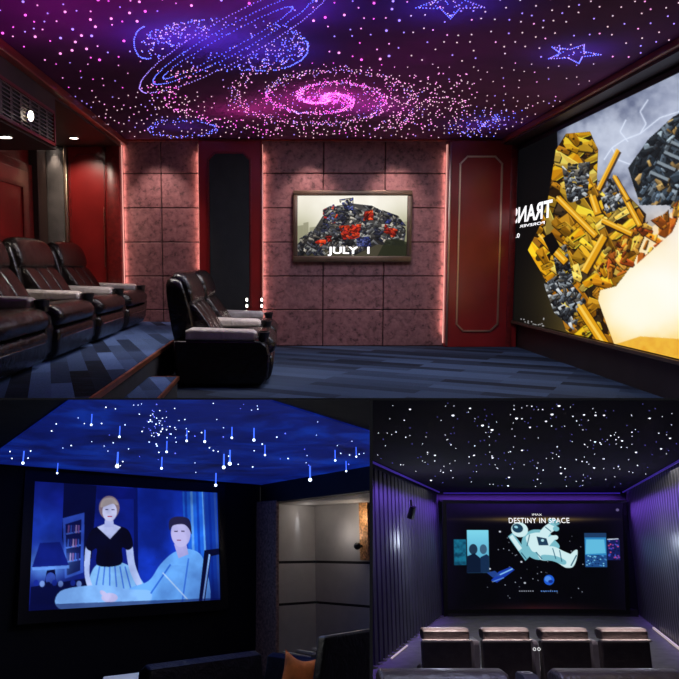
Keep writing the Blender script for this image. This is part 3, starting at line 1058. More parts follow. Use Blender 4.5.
dots('galaxy_lights', gal, H, SM, 'spiral galaxy of pink and violet light points in the dark ceiling', 'star lights')

# ringed planet
pla = []
def ring(cx, cy, a, b, rot, n, r, col, t0=0, t1=2 * pi, jit=.25):
    for k in range(n):
        t = t0 + (t1 - t0) * k / n
        x, y = a * cos(t), b * sin(t)
        pla.append((cx + x * cos(rot) - y * sin(rot) + R1.gauss(0, jit), cy + x * sin(rot) + y * cos(rot) + R1.gauss(0, jit), r, col))
ring(235, 37, 108, 22, -.50, 190, .62, VI)
ring(234, 38, 92, 14, -.50, 150, .60, BU)
ring(228, 42, 74, 7.5, -.50, 110, .56, BU)
for k in range(720):
    a = R1.uniform(0, 2 * pi); r = R1.random() ** .33
    x = 224 + 85 * r * cos(a); y = 44 + 27 * r * sin(a)
    u = (x - 235) * cos(.5) - (y - 37) * sin(.5); v = (x - 235) * sin(.5) + (y - 37) * cos(.5)
    if (u / 112) ** 2 + (v / 25) ** 2 < 1 and R1.random() < .75: continue
    if y > 44 and x < 190 and R1.random() < .6: continue
    pla.append((x, y, .7, R1.choice((BU, BU, VI, WH) if y < 60 else (BU, VI, BU, WH))))
ring(262, 47, 46, 23, 0, 46, .8, BU, -.3, pi * .62)
ring(146, 42, 12, 16, 0, 26, .8, BU, pi * .4, pi * 1.5)
pla = [p for p in pla if in_ceiling(p[0], max(p[1], -30))]
dots('planet_lights', pla, H, SM, 'ringed planet drawn in blue light points in the ceiling', 'star lights')


def star_shape(cx, cy, rx, ry, rot, n_fill, seed, label, name='star_shape_lights'):
    rr = random.Random(seed); P = []
    v = []
    for k in range(10):
        r = 1 if k % 2 == 0 else .45
        a = rot + k * pi / 5
        v.append((cx + rx * r * cos(a), cy + ry * r * sin(a)))
    for i in range(10):
        a, b = v[i], v[(i + 1) % 10]
        for t in np.linspace(0, 1, 8)[:-1]:
            P.append((a[0] + (b[0] - a[0]) * t, a[1] + (b[1] - a[1]) * t, .72, rr.choice((BU, BU, VI))))
    for _ in range(n_fill):
        i = rr.randrange(10); s, t = rr.random() ** .5, rr.random()
        a, b = v[i], v[(i + 1) % 10]
        x = a[0] + (b[0] - a[0]) * t; y = a[1] + (b[1] - a[1]) * t
        P.append((cx + (x - cx) * s, cy + (y - cy) * s, .68, rr.choice((BU, BU, VI, WH))))
    dots(name, P, H, SM, label, 'star lights')


star_shape(450, 2, 36, 16, .3, 60, 5, 'blue five-pointed star outline at the top edge of the ceiling')
star_shape(573, 53, 28, 10, .1, 26, 6, 'small blue five-pointed star outline near the huge screen')
cm = []
for k in range(90):
    a = 2 * pi * k / 90
    cm.append((183 + 33 * cos(a) + R1.gauss(0, 2), 128 + 8 * sin(a) + R1.gauss(0, 1), .6, R1.choice((BU, VI, BU))))
dots('comet_lights', cm, H, SM, 'small oval of blue light points above the narrow tiled bay', 'star lights')
bp = []
for k in range(150):
    x = R1.gauss(480, 17); y = 124 + R1.gauss(0, 6) - (x - 480) * .28
    if in_ceiling(x, y): bp.append((x, y, .6, R1.choice((BU, VI, BU, WH))))
dots('nebula_lights', bp, H, SM, 'patch of dense blue light points over the red brass-outlined panel', 'star lights')

# loose stars over the rest of the ceiling
loose = []
tries = 0
while len(loose) < 560 and tries < 20000:
    tries += 1
    x = R1.uniform(0, 679); y = R1.uniform(-8, 138) if R1.random() < .72 else R1.uniform(100, 138)
    if not in_ceiling(x, y): continue
    if ((x - 224) / 92) ** 2 + ((y - 40) / 36) ** 2 < 1: continue
    if ((x - GX) / 95) ** 2 + ((y - GY) / 33) ** 2 < 1: continue
    md = 4 if y > 95 else 8.5
    if any(abs(x - p[0]) < md and abs(y - p[1]) < md * .75 for p in loose): continue
    left = x < 400
    big = R1.random() < .5 and y < 60
    loose.append((x, y, (1.5 if big and left else .9 if y < 60 else .66), R1.choice((PK, PK, MG, VI) if left and y < 90 else (PK, WH, WH, WH, VI))))
dots('star_lights', loose, H, SM, 'scattered small white and pink light points over the whole dark ceiling', 'star lights')

# added unseen lamps under the cloth, for the glow round the star patterns
for px_, py_, e, colr, dz in ((GX, GY, 2.6, (1, .12, .75), .22), (GX + 45, GY + 10, 1.2, (.8, .15, .8), .2), (GX - 75, GY + 12, 1.4, (1, .15, .6), .25),
                              (205, 38, 2.6, (.10, .10, 1), .22), (270, 52, 1.6, (.10, .10, 1), .2), (165, 36, 1.2, (.1, .1, 1), .2), (300, 10, 1.2, (.1, .1, 1), .2),
                              (450, 3, 1.2, (.08, .10, 1), .2), (576, 53, .6, (.1, .12, 1), .16), (482, 124, .6, (.2, .15, 1), .2), (60, 15, 1.4, (.7, .05, .8), .4), (190, 2, 1.2, (.7, .05, .7), .4), (420, 60, .7, (.5, .05, .6), .45), (180, 127, .5, (.2, .15, 1), .2)):
    q = TOP.pix(px_, py_, 'z', H)
    add_light('SPOT', (q.x, q.y, H - dz * 1.6), (q.x, q.y + .001, H), e * 7.0, colr, shadow_soft_size=.12, spot_size=2.7, spot_blend=.6)

# lamps added over the seats, with no fixtures in the ceiling
add_light('SPOT', (.6, 8.0, 2.88), (-.7, 8.3, .4), 150, (1, .84, .74), spot_size=1.3, spot_blend=.9, shadow_soft_size=.25)
add_light('SPOT', (-1.0, 7.8, 2.88), (-2.2, 7.8, .6), 190, (1, .92, .88), spot_size=1.9, spot_blend=.9, shadow_soft_size=.25)
add_light('AREA', (1.4, 8.2, 2.86), (1.2, 8.2, 0), 75, (.72, .8, 1), shape='RECTANGLE', size=2.5, size_y=2.5)

# ================================================================== ROOM 2: the blue star-panel cinema, below left
room = BLUE
CT = BLUE.row_plane(399.8); CC = BLUE.col_plane(369.6)
ZC = 2.709
P0 = Vector((3.425, 8.785)); P1 = Vector((7.942, 8.75)); P2 = Vector((7.018, 5.801))
ZL = 2.41
M['star_panel'] = None
m, nt, bs = new_mat('glow_star_cloth')
v = coords(nt)
n1 = noise(nt, v, 1.3, 5, .65, .6)
nt.links.new(ramp(nt, n1, [(.30, (.0025, .003, .035)), (.5, (.003, .009, .13)), (.72, (.004, .028, .30))]), bs.inputs['Emission Color'])
bs.inputs['Emission Strength'].default_value = 1.0  # blue light on the cloth put into its own emission
bs.inputs['Base Color'].default_value = (.01, .012, .05, 1)
bs.inputs['Roughness'].default_value = .8
M['star_panel'] = m
M['black_wall'] = basic('black_wall', (.0045, .0045, .006), .7, var=.2)
M['grey_ceiling'] = basic('dark_grey_ceiling', (.05, .05, .055), .85, var=.1)
M['pier'] = basic('rough_pier_stone', (.42, .25, .16), .9, var=.5, vscale=26, bstr=.6, bscale=40)
M['panel_white'] = basic('pale_wall_panel', (.40, .38, .37), .7, var=.05)
M['black_leather'] = leather('black_leather', (.008, .008, .013), .42)
M['orange_cloth'] = basic('orange_cloth', (.62, .17, .035), .85, var=.35, vscale=9, bstr=.3)
M['patch_white'] = basic('bright_patch_white', (.8, .8, .82), .35, var=.03)  # white of the made-up table and slats
M['sconce_wood'] = basic('patterned_brass', (.50, .24, .09), .4, .3, var=.7, vscale=32)
M['meteor_white'] = glow('meteor_white', (.62, .75, 1.0), 3.5)
M['meteor_trail'] = glow('meteor_trail', (.05, .14, 1.0), 1.6)
M['floor_dark'] = basic('dark_floor', (.02, .019, .02), .6, var=.3)

struct(MB().box(1.5, 11.5, 2.0, 11.5, -.03, 0).cut(CC, -1).build('floor', M['floor_dark'], smooth=0))
struct(MB().box(1.0, 9.0, 1.5, 9.2, ZC + .004, ZC + .03).cut(CT, -1).cut(CC, -1).build('ceiling', M['grey_ceiling'], smooth=0))
pan = [BLUE.pix(-18, 462.6, 'z', ZC - .012), BLUE.pix(72, 399, 'z', ZC - .012), BLUE.pix(263, 399, 'z', ZC - .012), BLUE.pix(372, 432.6, 'z', ZC - .012),
       Vector((P2.x, P2.y, ZC - .012)), Vector((P1.x, P1.y, ZC - .012))]
struct(MB().slab(pan, (0, 0, .014)).cut(CT, -1).cut(CC, -1).build('ceiling_star_panel', M['star_panel'], smooth=0))
struct(MB().box(2.0, P1.x, P0.y, P0.y + .1, 0, ZC).build('wall_back', M['black_wall'], smooth=0))
sd = (P2 - P1).normalized()                 # along the side wall, towards the viewer
so = Vector((-sd.y, sd.x));  so = so if so.x > 0 else -so      # away from the room


def side(t, z, out=0.0):
    q = P1 + sd * t + so * out
    return Vector((q.x, q.y, z))


def t_at(px, z):
    a, b = 0.0, 6.0
    for _ in range(40):
        mid = (a + b) / 2
        if BLUE.proj(side(mid, z))[0] < px: a = mid
        else: b = mid
    return a


tp = t_at(277, 1.4)
struct(MB().slab([side(-.02, ZL, 0), side(4.2, ZL, 0), side(4.2, ZC, 0), side(-.02, ZC, 0)], (*(so * .22), 0)).cut(CC, -1).build('wall_lintel', M['black_wall'], smooth=0))
ext = Vector((-.16, -.02))
pr = [P1 + Vector((-.13, -.04)), P1 + sd * tp + so * -.02, P1 + sd * tp + so * .03, P1 + so * .06 + Vector((-.10, .02))]
struct(MB().prism([(q.x, q.y) for q in pr], 'z', 0, ZL + .02).build('wall_pier', M['pier'], smooth=0))
N1 = BLUE.pix(275, 504, 'z', ZL); N2 = BLUE.pix(314.6, 506, 'z', ZL); N3 = BLUE.pix(374, 502.2, 'z', ZL)
NA = N1 + (N1 - N2) * .12


def niche_wall(name, a, b, out):
    """Pale wall panels in three courses with dark shadow joints."""
    mb = MB()
    d = (b - a); nrm = Vector((d.y, -d.x, 0)).normalized() * out
    mb.mi = 1
    mb.slab([Vector((a.x, a.y, 0)) + nrm * .03, Vector((b.x, b.y, 0)) + nrm * .03, Vector((b.x, b.y, ZL)) + nrm * .03, Vector((a.x, a.y, ZL)) + nrm * .03], nrm * .08)
    mb.mi = 0
    z_a = BLUE.pix(314.6, 561, 'x', N2.x)
    zz = []
    for row in (561.0, 598.5):
        q = 1.75 - (row - 548) / BLUE.px_m((N2.x, N2.y, 1.75)) * 1.02
        zz.append(q)
    for z0, z1 in ((0, zz[1] - .02), (zz[1] + .02, zz[0] - .02), (zz[0] + .02, ZL)):
        mb.slab([Vector((a.x, a.y, z0)), Vector((b.x, b.y, z0)), Vector((b.x, b.y, z1)), Vector((a.x, a.y, z1))], nrm * .03)
    return struct(mb.cut(CC, -1).build(name, [M['panel_white'], M['black_wall']], smooth=0))


niche_wall('wall_niche', NA, N2, -1)
niche_wall('wall_niche', N2, N3, -1)
cp = [side(0, ZL, .2), side(4.4, ZL, .2), N3 + Vector((.3, 0, 0)), N2 + Vector((.1, .1, 0)), NA]
struct(MB().slab([Vector((q.x, q.y, ZL + .004)) for q in cp], (0, 0, .03)).cut(CC, -1).build('ceiling_niche', M['panel_white'], smooth=0))

# wall light in the alcove
nd = (N3 - N2).normalized(); nn = Vector((nd.y, -nd.x, 0)); nn = nn if nn.dot(Vector((P1.x, P1.y, 0)) - N2) > 0 else -nn
if nn.dot(Vector((5, 4, 0)) - N2) < 0: nn = -nn


def on_niche(px, row):
    """Point of the alcove's right wall seen at a column and row."""
    o = Vector((0, 0, 1.75)); dd = Vector(BLUE.d(px, row))
    k = (N2 - o).dot(nn) / dd.dot(nn)
    return o + dd * k


a0 = on_niche(361, 503); a1 = on_niche(361, 560)
wl = empty('wall_light', (0, 0, 0)); tag(wl, 'brass patterned wall light with a black ball in the alcove', 'wall light')
b0 = on_niche(369.3, 503)
wv = Vector((b0.x - a0.x, b0.y - a0.y, 0))
MB().slab([Vector((a0.x, a0.y, a0.z)), Vector((a0.x, a0.y, a0.z)) + wv, Vector((a0.x, a0.y, a1.z)) + wv, Vector((a0.x, a0.y, a1.z))], nn * .05).cut(CC, -1).build('backplate', M['sconce_wood'], wl, smooth=0)
bc = on_niche(364, 546)
MB().rod(bc, bc + nn * .14, .02, 10).build('bracket', M['black_plastic'], wl)
MB().ball(bc + nn * .14, .055, 3).build('ball', M['black_plastic'], wl)
lp = on_niche(350, 534) + nn * .24
add_light('POINT', lp, None, 1.7, (1, .92, .86), shadow_soft_size=.06)
lp = on_niche(366, 518) + nn * .2
add_light('POINT', lp, None, 2.4, (1, .86, .7), shadow_soft_size=.05)
lp = on_niche(326, 513) + nn * .4
add_light('POINT', lp, None, .8, (1, .92, .86), shadow_soft_size=.06)

# raised floor of the alcove, with slats made up for its pale stripes
struct(MB().slab([Vector((q.x, q.y, .0)) for q in (side(.05, 0, .05), side(3.0, 0, .05), N3, N2, NA)], (0, 0, .225)).cut(CC, -1).build('floor_niche', M['floor_dark'], smooth=0))
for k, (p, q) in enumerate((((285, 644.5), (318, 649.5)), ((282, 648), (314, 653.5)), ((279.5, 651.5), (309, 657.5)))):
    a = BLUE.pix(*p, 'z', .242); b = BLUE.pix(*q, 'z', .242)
    o = MB().bar(a, b, .07, .03).build('stripe_slat', M['patch_white'], smooth=0)
    tag(o, ('made-up pale slat for the floor stripe deepest in the alcove', 'middle one of three made-up pale slats for the alcove floor stripes', 'made-up pale slat for the floor stripe nearest the orange cushion')[k], 'slat', 'made-up pale slats for the alcove floor stripes')

q = BLUE.pix(298, 651, 'z', .24)
add_light('SPOT', (q.x, q.y, ZL - .12), q, 26, (.9, .93, 1), spot_size=.42, spot_blend=.5, shadow_soft_size=.04)  # added lamp without a fixture, brightens the slats

# meteor lights and stars
STAR2 = [M['meteor_white'], M['star_blue']]
R2 = random.Random(5)
mets = [(24, 451, 1.5), (118, 452, 2.0), (120, 426, 1.2), (118, 453, 1.1), (224, 454, 1.8), (230, 450, 1.9), (205, 430, 1.4), (204, 454.5, .1), (310, 466, 1.9), (216, 473, 1.5),
        (232, 427, 1.2), (254, 428, 1.5), (187, 430, 1.2), (92, 414, 1.2), (162, 457, 1.3), (335, 450, 1.1), (346, 461, 1.0), (58, 463, 1.0), (167, 441, 1.2), (265, 445, 1.0), (356, 447, .9)]
for x, y, r in mets:
    if r < .5: continue
    q = BLUE.pix(x, y, 'z', ZC - .012)
    s = 1 / BLUE.px_m(q)
    e = empty('meteor_light', q); tag(e, 'bright blue meteor drop light with a glowing stem in the blue ceiling panel', 'meteor light', 'meteor lights in the blue ceiling panel')
    L = (6 + r * 4) * s
    MB().rod((0, 0, .01), (0, 0, -L), r * s * .42, 8).build('stem', M['meteor_trail'], e)
    MB().ball((0, 0, -L), r * s * .95, 2).build('tip', M['meteor_white'], e)
pts = []
for k in range(150):
    x = R2.uniform(2, 366); y = R2.uniform(402, 474)
    if R2.random() < .35: x = R2.gauss(160, 12); y = R2.gauss(428, 10)
    if y < 452 - .72 * x + 6 or y < 400 + .3 * (x - 263) + 4 or y > 462 + .075 * x - 4 or (x > 262 and y > 482 - .17 * (x - 262) - 3) or y < 402: continue
    pts.append((x, y, R2.choice((.45, .6, .75)), 0 if R2.random() < .8 else 1))
dots('star_lights', pts, ZC - .012, STAR2, 'many tiny pale light points strewn over the blue ceiling panel', 'star lights')

# the projection screen
ps = empty('projection_screen', (0, 0, 0)); tag(ps, 'wide black framed projection screen glowing with a blue film scene', 'projection screen')
ywl = P0.y
TLT = radians(-4.6)
def scr(u, z, off=0.0):
    """u along the wall, z up; the screen leans a little towards the seats."""
    dz = z - 1.047
    return Vector((u, 8.65 - dz * sin(TLT) - off, 1.047 + dz * cos(TLT)))
xl, xr, zt, zb = 4.221, 7.081, 2.539, 1.047
PF = [(31, 481), (220, 493), (217.5, 600), (31, 611)]
c = Canvas(330, 190, PF, (16, 26, 120))
c.blob(44, 520, 34, 40, (40, 84, 225), .8); c.blob(60, 500, 30, 16, (22, 34, 150), .8)
c.blob(150, 530, 50, 60, (24, 52, 190), .7)
c.poly([(62, 481), (96, 486), (92, 560), (70, 572), (62, 540)], (8, 10, 46))                                # dark doorway
c.poly([(62, 520), (84, 514), (84, 574), (66, 580)], (60, 96, 210)); c.poly([(65, 526), (81, 521), (81, 572), (68, 577)], (14, 18, 70))
for k, y in enumerate((536, 550, 564)):
    c.line((66, y), (81, y - 3), 1.6, (90, 130, 230))
    for j in range(5): c.line((68 + j * 2.6, y - 1), (68.5 + j * 2.5, y - 9), 1.6, ((150, 90, 150), (60, 90, 190), (40, 40, 120), (190, 150, 190))[(j + k) % 4])
c.poly([(136, 488), (184, 492), (184, 600), (136, 604)], (26, 66, 210)); c.poly([(134, 487), (138, 487), (138, 600), (134, 604)], (10, 20, 90))
c.poly([(96, 486), (136, 489), (136, 500), (96, 500)], (14, 22, 110))
c.poly([(184, 492), (222, 493), (220, 604), (184, 604)], (40, 120, 240))
for k in range(6):
    c.poly([(186 + k * 6, 492), (188.5 + k * 6, 492), (188 + k * 6, 602), (185.5 + k * 6, 602)], (130, 200, 255) if k % 2 else (18, 66, 190), .8)
c.poly([(205, 492), (222, 493), (220, 604), (206, 604)], (10, 30, 120), .65)
# table lamp
c.blob(48, 566, 22, 16, (130, 190, 255), .9)
c.poly([(40, 545), (60, 544), (70, 568), (33, 570)], (20, 34, 128)); c.poly([(33, 569), (70, 567), (70, 570), (34, 572)], (120, 170, 250))
c.poly([(48, 572), (56, 571), (58, 586), (46, 586)], (8, 10, 50)); c.ell(52, 580, 5, 6, (70, 100, 200), .8)
c.poly([(33, 588), (96, 578), (96, 604), (33, 612)], (10, 14, 60))
for k in range(9): c.ell(38 + k * 6, 584 + (k % 3), 2.5, 3, ((30, 50, 160), (150, 180, 240), (10, 12, 50))[k % 3])
c.cloud(30, 17, .45, (6, 8, 40)); c.blob(112, 612, 90, 14, (6, 8, 44), .6); c.blob(150, 500, 26, 50, (10, 22, 110), .5)
# standing figure in a dark top and a pale full skirt (plain)
c.poly([(88, 590), (92, 574), (98, 566), (110, 563), (124, 565), (134, 572), (146, 590), (144, 604), (90, 606)], (150, 205, 246), smooth=True)
for k in range(7): c.line((100 + k * 5, 568), (94 + k * 8, 602), 1.4, (60, 110, 215), .8)
c.poly([(86, 548), (91, 547), (90, 575), (94, 590), (90, 592), (85, 574)], (206, 214, 246), smooth=True)
c.poly([(126, 546), (132, 546), (135, 566), (142, 586), (138, 589), (129, 570)], (206, 214, 246), smooth=True)
c.poly([(86, 548), (90, 534), (99, 528), (119, 528), (129, 533), (133, 547), (128, 552), (122, 550), (121, 566), (98, 567), (97, 551), (91, 553)], (9, 8, 26), smooth=True)
c.poly([(97, 529), (104, 526), (114, 526), (121, 529), (110, 541)], (222, 220, 246))
c.poly([(105, 520), (113, 520), (114, 529), (104, 529)], (206, 204, 236))
c.ell(109, 509, 10.5, 12.5, (150, 120, 120)); c.ell(109.5, 513, 7.4, 10, (232, 222, 240))
c.poly([(100, 508), (103, 500), (113, 499), (118, 506), (112, 505), (104, 508)], (196, 170, 150), smooth=True)
c.line((105, 511), (108, 511), .9, (50, 40, 80)); c.line((111.5, 511), (114.5, 511), .9, (50, 40, 80)); c.line((107.5, 518), (112, 518), 1.1, (190, 50, 80))
# seated figure in a pale blue shirt (plain), facing the room
c.poly([(112, 608), (128, 590), (148, 582), (160, 566), (174, 554), (190, 551), (203, 562), (206, 604), (170, 607)], (120, 186, 250), smooth=True)
c.poly([(62, 592), (100, 586), (128, 590), (150, 592), (140, 606), (66, 610)], (150, 200, 250), smooth=True)
c.line((170, 566), (150, 594), 1.6, (40, 100, 210), .8); c.line((188, 560), (180, 604), 1.6, (50, 110, 220), .7); c.line((162, 574), (186, 600), 1.4, (220, 240, 255), .8)
c.ell(110, 598, 8, 4.5, (214, 200, 232)); c.ell(104, 594, 4, 2.2, (214, 200, 232), rot=.6)
c.poly([(174, 546), (186, 544), (188, 556), (178, 560)], (190, 176, 220))
c.ell(181, 535, 9.8, 14, (206, 190, 226)); c.poly([(170, 532), (170, 522), (178, 518), (190, 521), (192, 536), (189, 530), (184, 526), (174, 527)], (40, 34, 66), smooth=True)
c.line((174.5, 533), (178, 533), 1, (40, 30, 60)); c.line((181.5, 533), (185, 533), 1, (40, 30, 60)); c.line((177, 542), (181, 542), 1.1, (140, 70, 100))
c.poly([(204, 552), (220, 550), (219, 556), (210, 558), (202, 604), (196, 604)], (8, 10, 40)); c.line((209, 556), (200, 604), 1.6, (160, 200, 250))
# dark round bracket behind, brighter rim
c.poly([(31, 605), (220, 598), (220, 612), (31, 612)], (8, 12, 60), .55)
c.cloud(18, 23, .22, (8, 16, 70)); c.blob(222, 600, 40, 26, (8, 14, 70), .5); c.blob(31, 481, 34, 20, (8, 12, 70), .5)
c.a *= np.array([.92, .98, 1.06])
pc = c.mesh('picture', scr(xl, zt), scr(xr, zt), scr(xr, zb), scr(xl, zb), ps)
fr = MB()
def scr_box(u0, u1, z0, z1, o0, o1):
    fr.slab([scr(u0, z0, o0), scr(u1, z0, o0), scr(u1, z1, o0), scr(u0, z1, o0)], scr(u0, z0, o1) - scr(u0, z0, o0))
scr_box(xl - .13, xr + .13, zt, zt + .13, .02, -.04); scr_box(xl - .13, xr + .13, zb - .14, zb, .02, -.04)
scr_box(xl - .13, xl, zb, zt, .02, -.04); scr_box(xr, xr + .13, zb, zt, .02, -.04)
scr_box(xl, xr, zb, zt, -.01, -.04)
fr.build('frame', M['black_plastic'], ps, smooth=0)


# sofas seen from behind
def along(a, b, z):
    """Local frame on the floor: x along a->b, y away from the viewer."""
    a = Vector((a.x, a.y, 0)); b = Vector((b.x, b.y, 0))
    x = (b - a).normalized(); return a, x, Vector((-x.y, x.x, 0)), (b - a).length


a, ax, ay, L = along(BLUE.pix(150, 666, 'z', .85), BLUE.pix(263, 651, 'z', .85), .85)
s = empty('sofa', a, atan2(ax.y, ax.x)); tag(s, 'long dark sofa seen from behind below the projection screen', 'sofa')
MB().prism([(-.02, 0), (.22, 0), (.26, .40), (.16, .80), (.08, .85), (.0, .82), (-.04, .5)], 'x', 0, L, .035, 3).build('backrest', M['black_leather'], s, wn=True)
MB().box(0.02, L - .02, .24, .95, .06, .40, .04, 3).build('seat', M['black_leather'], s, wn=True)
for k in range(2):
    MB().box(.1 + k * (L - .2) / 2, .1 + (k + 1) * (L - .2) / 2 - .01, .26, .97, .405, .52, .05, 3).build('seat_cushion', M['black_leather'], s, wn=True)

a, ax, ay, L = along(BLUE.pix(265.5, 652.5, 'z', .76), BLUE.pix(318, 660, 'z', .76), .76)
s = empty('armchair', a, atan2(ax.y, ax.x)); tag(s, 'low dark armchair back between the long sofa and the alcove', 'armchair')
MB().prism([(-.02, 0), (.18, 0), (.20, .40), (.13, .71), (.07, .76), (.0, .73), (-.04, .5)], 'x', 0.01, L, .03, 3).build('backrest', M['black_leather'], s, wn=True)
MB().box(.02, L, .19, .8, .04, .42, .04, 3).build('seat', M['black_leather'], s, wn=True)

a, ax, ay, L = along(BLUE.pix(326, 636.5, 'z', 1.15), BLUE.pix(420, 622, 'z', 1.15), 1.15)
s = empty('armchair', a, atan2(ax.y, ax.x)); tag(s, 'tall dark armchair back cut off by the photo divider', 'armchair')
MC = s.matrix_basis.inverted()
plane = BLUE.col_plane(369.6)
R4 = Matrix.Rotation(atan2(ax.y, ax.x), 4, 'Z')
inv = (Matrix.Translation(a) @ R4).inverted()
pl_l = (inv @ plane[0], inv.to_3x3() @ plane[1])
mb = MB()
mb.slab([(-.24, -.02, .05), (L, -.02, .05), (L, 0, 1.15), (.0, 0, 1.15), (-.085, -.0, .82)], (0, .075, 0))
es = [e for e in mb.bm.edges]
bmesh.ops.bevel(mb.bm, geom=es, offset=.02, segments=3, profile=.5, affect='EDGES')
mb.cut(pl_l, -1, True).build('backrest', M['black_leather'], s, wn=True)
MB().box(0.16, .6, .10, .6, .05, .45, .04, 3).cut(pl_l, -1, True).build('seat', M['black_leather'], s, wn=True)

# orange cushion
cf = BLUE.A.T @ np.array([0, 0, 1.0])
q = Vector((0, 0, 1.75)) + (BLUE.pix(296, 700, 'z', .555) - Vector((0, 0, 1.75)))
qa = -atan2(q.x, q.y)
s = empty('cushion', q, qa); tag(s, 'crumpled orange cushion glowing beside the tall dark armchair', 'cushion')
mb = MB()
n = 14
G = {}
for sgn in (1, -1):
    for i in range(n + 1):
        for j in range(n + 1):
            u, w = i / n * 2 - 1, j / n * 2 - 1
            pinch = 1 - .10 * (u * u + w * w - 2 * u * u * w * w)
            hh = .075 * ((1 - u ** 4) * (1 - w ** 4)) ** .6 * sgn + .012 * sin(6 * u + 2 * w)
            edge = i in (0, n) or j in (0, n)
            key = (i, j) if edge else (i, j, sgn)
            if key not in G:
                G[key] = mb.bm.verts.new((u * .155 * pinch, hh if not edge else .012 * sin(6 * u + 2 * w), w * .165 * pinch + .20 - .05 * (1 - u * u) * max(w, 0)))
for sgn in (1, -1):
    for i in range(n):
        for j in range(n):
            ks = [(a_, b_) if a_ in (0, n) or b_ in (0, n) else (a_, b_, sgn) for a_, b_ in ((i, j), (i + 1, j), (i + 1, j + 1), (i, j + 1))]
            try: mb.bm.faces.new([G[k_] for k_ in ks][::sgn])
            except ValueError: pass
mb.rot(.18, 'Y').rot(-.2, 'X').build('cover', M['orange_cloth'], s, smooth=70)
s2 = empty('footstool', (q.x, q.y, 0), qa); tag(s2, 'dark footstool holding the orange cushion', 'footstool')
MB().box(-.17, .17, -.15, .15, .10, .54, .05, 3).build('seat', M['black_leather'], s2, wn=True)
for dx in (-.12, .12):
    for dy in (-.10, .10):
        MB().rod((dx, dy, 0), (dx, dy, .11), .022, 8).build('leg', M['black_plastic'], s2)

# low white table made up for a bright patch at the lower left
s = empty('patch_table', (0, 0, 0)); tag(s, 'made-up low white table for the bright patch beside the long sofa', 'table')
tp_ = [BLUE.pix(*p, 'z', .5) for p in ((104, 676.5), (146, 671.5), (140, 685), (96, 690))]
MB().slab([Vector(p) - Vector((0, 0, .04)) for p in tp_], (0, 0, .04)).build('tabletop', M['patch_white'], s, smooth=0)
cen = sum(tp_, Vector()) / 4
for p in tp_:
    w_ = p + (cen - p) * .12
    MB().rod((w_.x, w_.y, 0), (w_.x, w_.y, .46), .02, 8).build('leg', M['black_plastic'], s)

q = BLUE.pix(127, 676, 'z', .5)
add_light('SPOT', (q.x, q.y, 2.6), (q.x, q.y, .5), 60, (.8, .86, 1), spot_size=.5, spot_blend=.5, shadow_soft_size=.05)
q = BLUE.pix(296, 672, 'z', .7)
add_light('SPOT', (q.x - .25, q.y - .5, 2.55), q, 150, (1, .85, .7), spot_size=.32, spot_blend=.6, shadow_soft_size=.05)
add_light('POINT', (3.6, 4.2, 1.5), None, 5, (1, .97, .92), shadow_soft_size=.2)  # added dim lamp, no fixture, lifts the grey ceiling and sofa tops
q = BLUE.pix(240, 655, 'z', .85)
add_light('AREA', (q.x, q.y, 2.6), (q.x, q.y, .8), 10, (.55, .65, 1), shape='SQUARE', size=1.2)

# ================================================================== ROOM 3: the violet slatted cinema, below right
room = VIOLET
CT = VIOLET.row_plane(400.2); CL = VIOLET.col_plane(372.8)
ZV = 3.761
YV = 24.478
KX = .3357                                   # the side walls run along (KX, 1)
XL, XR = 5.0, 11.05
def lw(y, z, off=0.0): return Vector((XL + (y - YV) * KX + off, y, z))
def rw(y, z, off=0.0): return Vector((XR + (y - YV) * KX + off, y, z))

M['violet_ceiling'] = basic('black_star_cloth', (.016, .008, .026), .9, var=.35, vscale=.6)
M['slat'] = basic('dark_grey_slat', (.055, .055, .07), .42, var=.2, vscale=2)
M['contour'] = slat_wave_mat()
M['black_board'] = basic('black_board', (.012, .010, .018), .5, var=.2)
M['grey_carpet'] = basic('grey_carpet', (.17, .168, .165), .95, var=.2, vscale=4, bstr=.4, bscale=60)
M['led_violet'] = glow('led_violet', (.13, .06, .75), .16)
M['cinema_leather'] = leather('smooth_dark_leather', (.13, .10, .098), .33)
M['piping'] = basic('pale_piping', (.70, .62, .60), .35, 0, var=.05)
M['console'] = basic('console_grey', (.15, .135, .165), .35, var=.1)
M['strip_light'] = glow('strip_light', (.75, .62, .58), .45)
M['star_w3'] = glow('star_cool_white', (.85, .88, 1.0), 1.8)
M['star_b3'] = glow('star_soft_blue', (.12, .12, .55), 1.0)

struct(MB().box(-6, 14, 1.5, YV + .3, -.05, 0).cut(CL, 1).build('floor', M['grey_carpet'], smooth=0))
struct(MB().prism([(-3.5, 1.0), (9.5, 1.0), (13, YV + .3), (3, YV + .3)], 'z', ZV, ZV + .05).cut(CT, -1).cut(CL, 1).build('ceiling', M['violet_ceiling'], smooth=0))
struct(MB().box(XL - 1, XR + 1, YV + .02, YV + .2, 0, ZV).build('wall_back', M['black_board'], smooth=0))
struct(MB().slab([lw(YV + .2, 0, -.10), lw(9, 0, -.10), lw(9, ZV, -.10), lw(YV + .2, ZV, -.10)], (-.1, 0, 0)).cut(CL, 1).build('wall_left', M['black_board'], smooth=0))
struct(MB().slab([rw(YV + .2, 0), rw(9, 0), rw(9, ZV), rw(YV + .2, ZV)], (.2, 0, 0)).build('wall_right', M['contour'], smooth=0))
y = YV - .3
sl = MB()
while y > 11:
    a = lw(y, 0)
    sl.prism([(a.x - .12, y - .10), (a.x - .01, y - .10), (a.x + .06, y + .0), (a.x - .01 + .07, y + .12), (a.x - .12 + .1, y + .15)], 'z', .06, ZV - .12)
    y -= .43
struct(sl.cut(CL, 1).build('wall_slats', M['slat'], smooth=0))
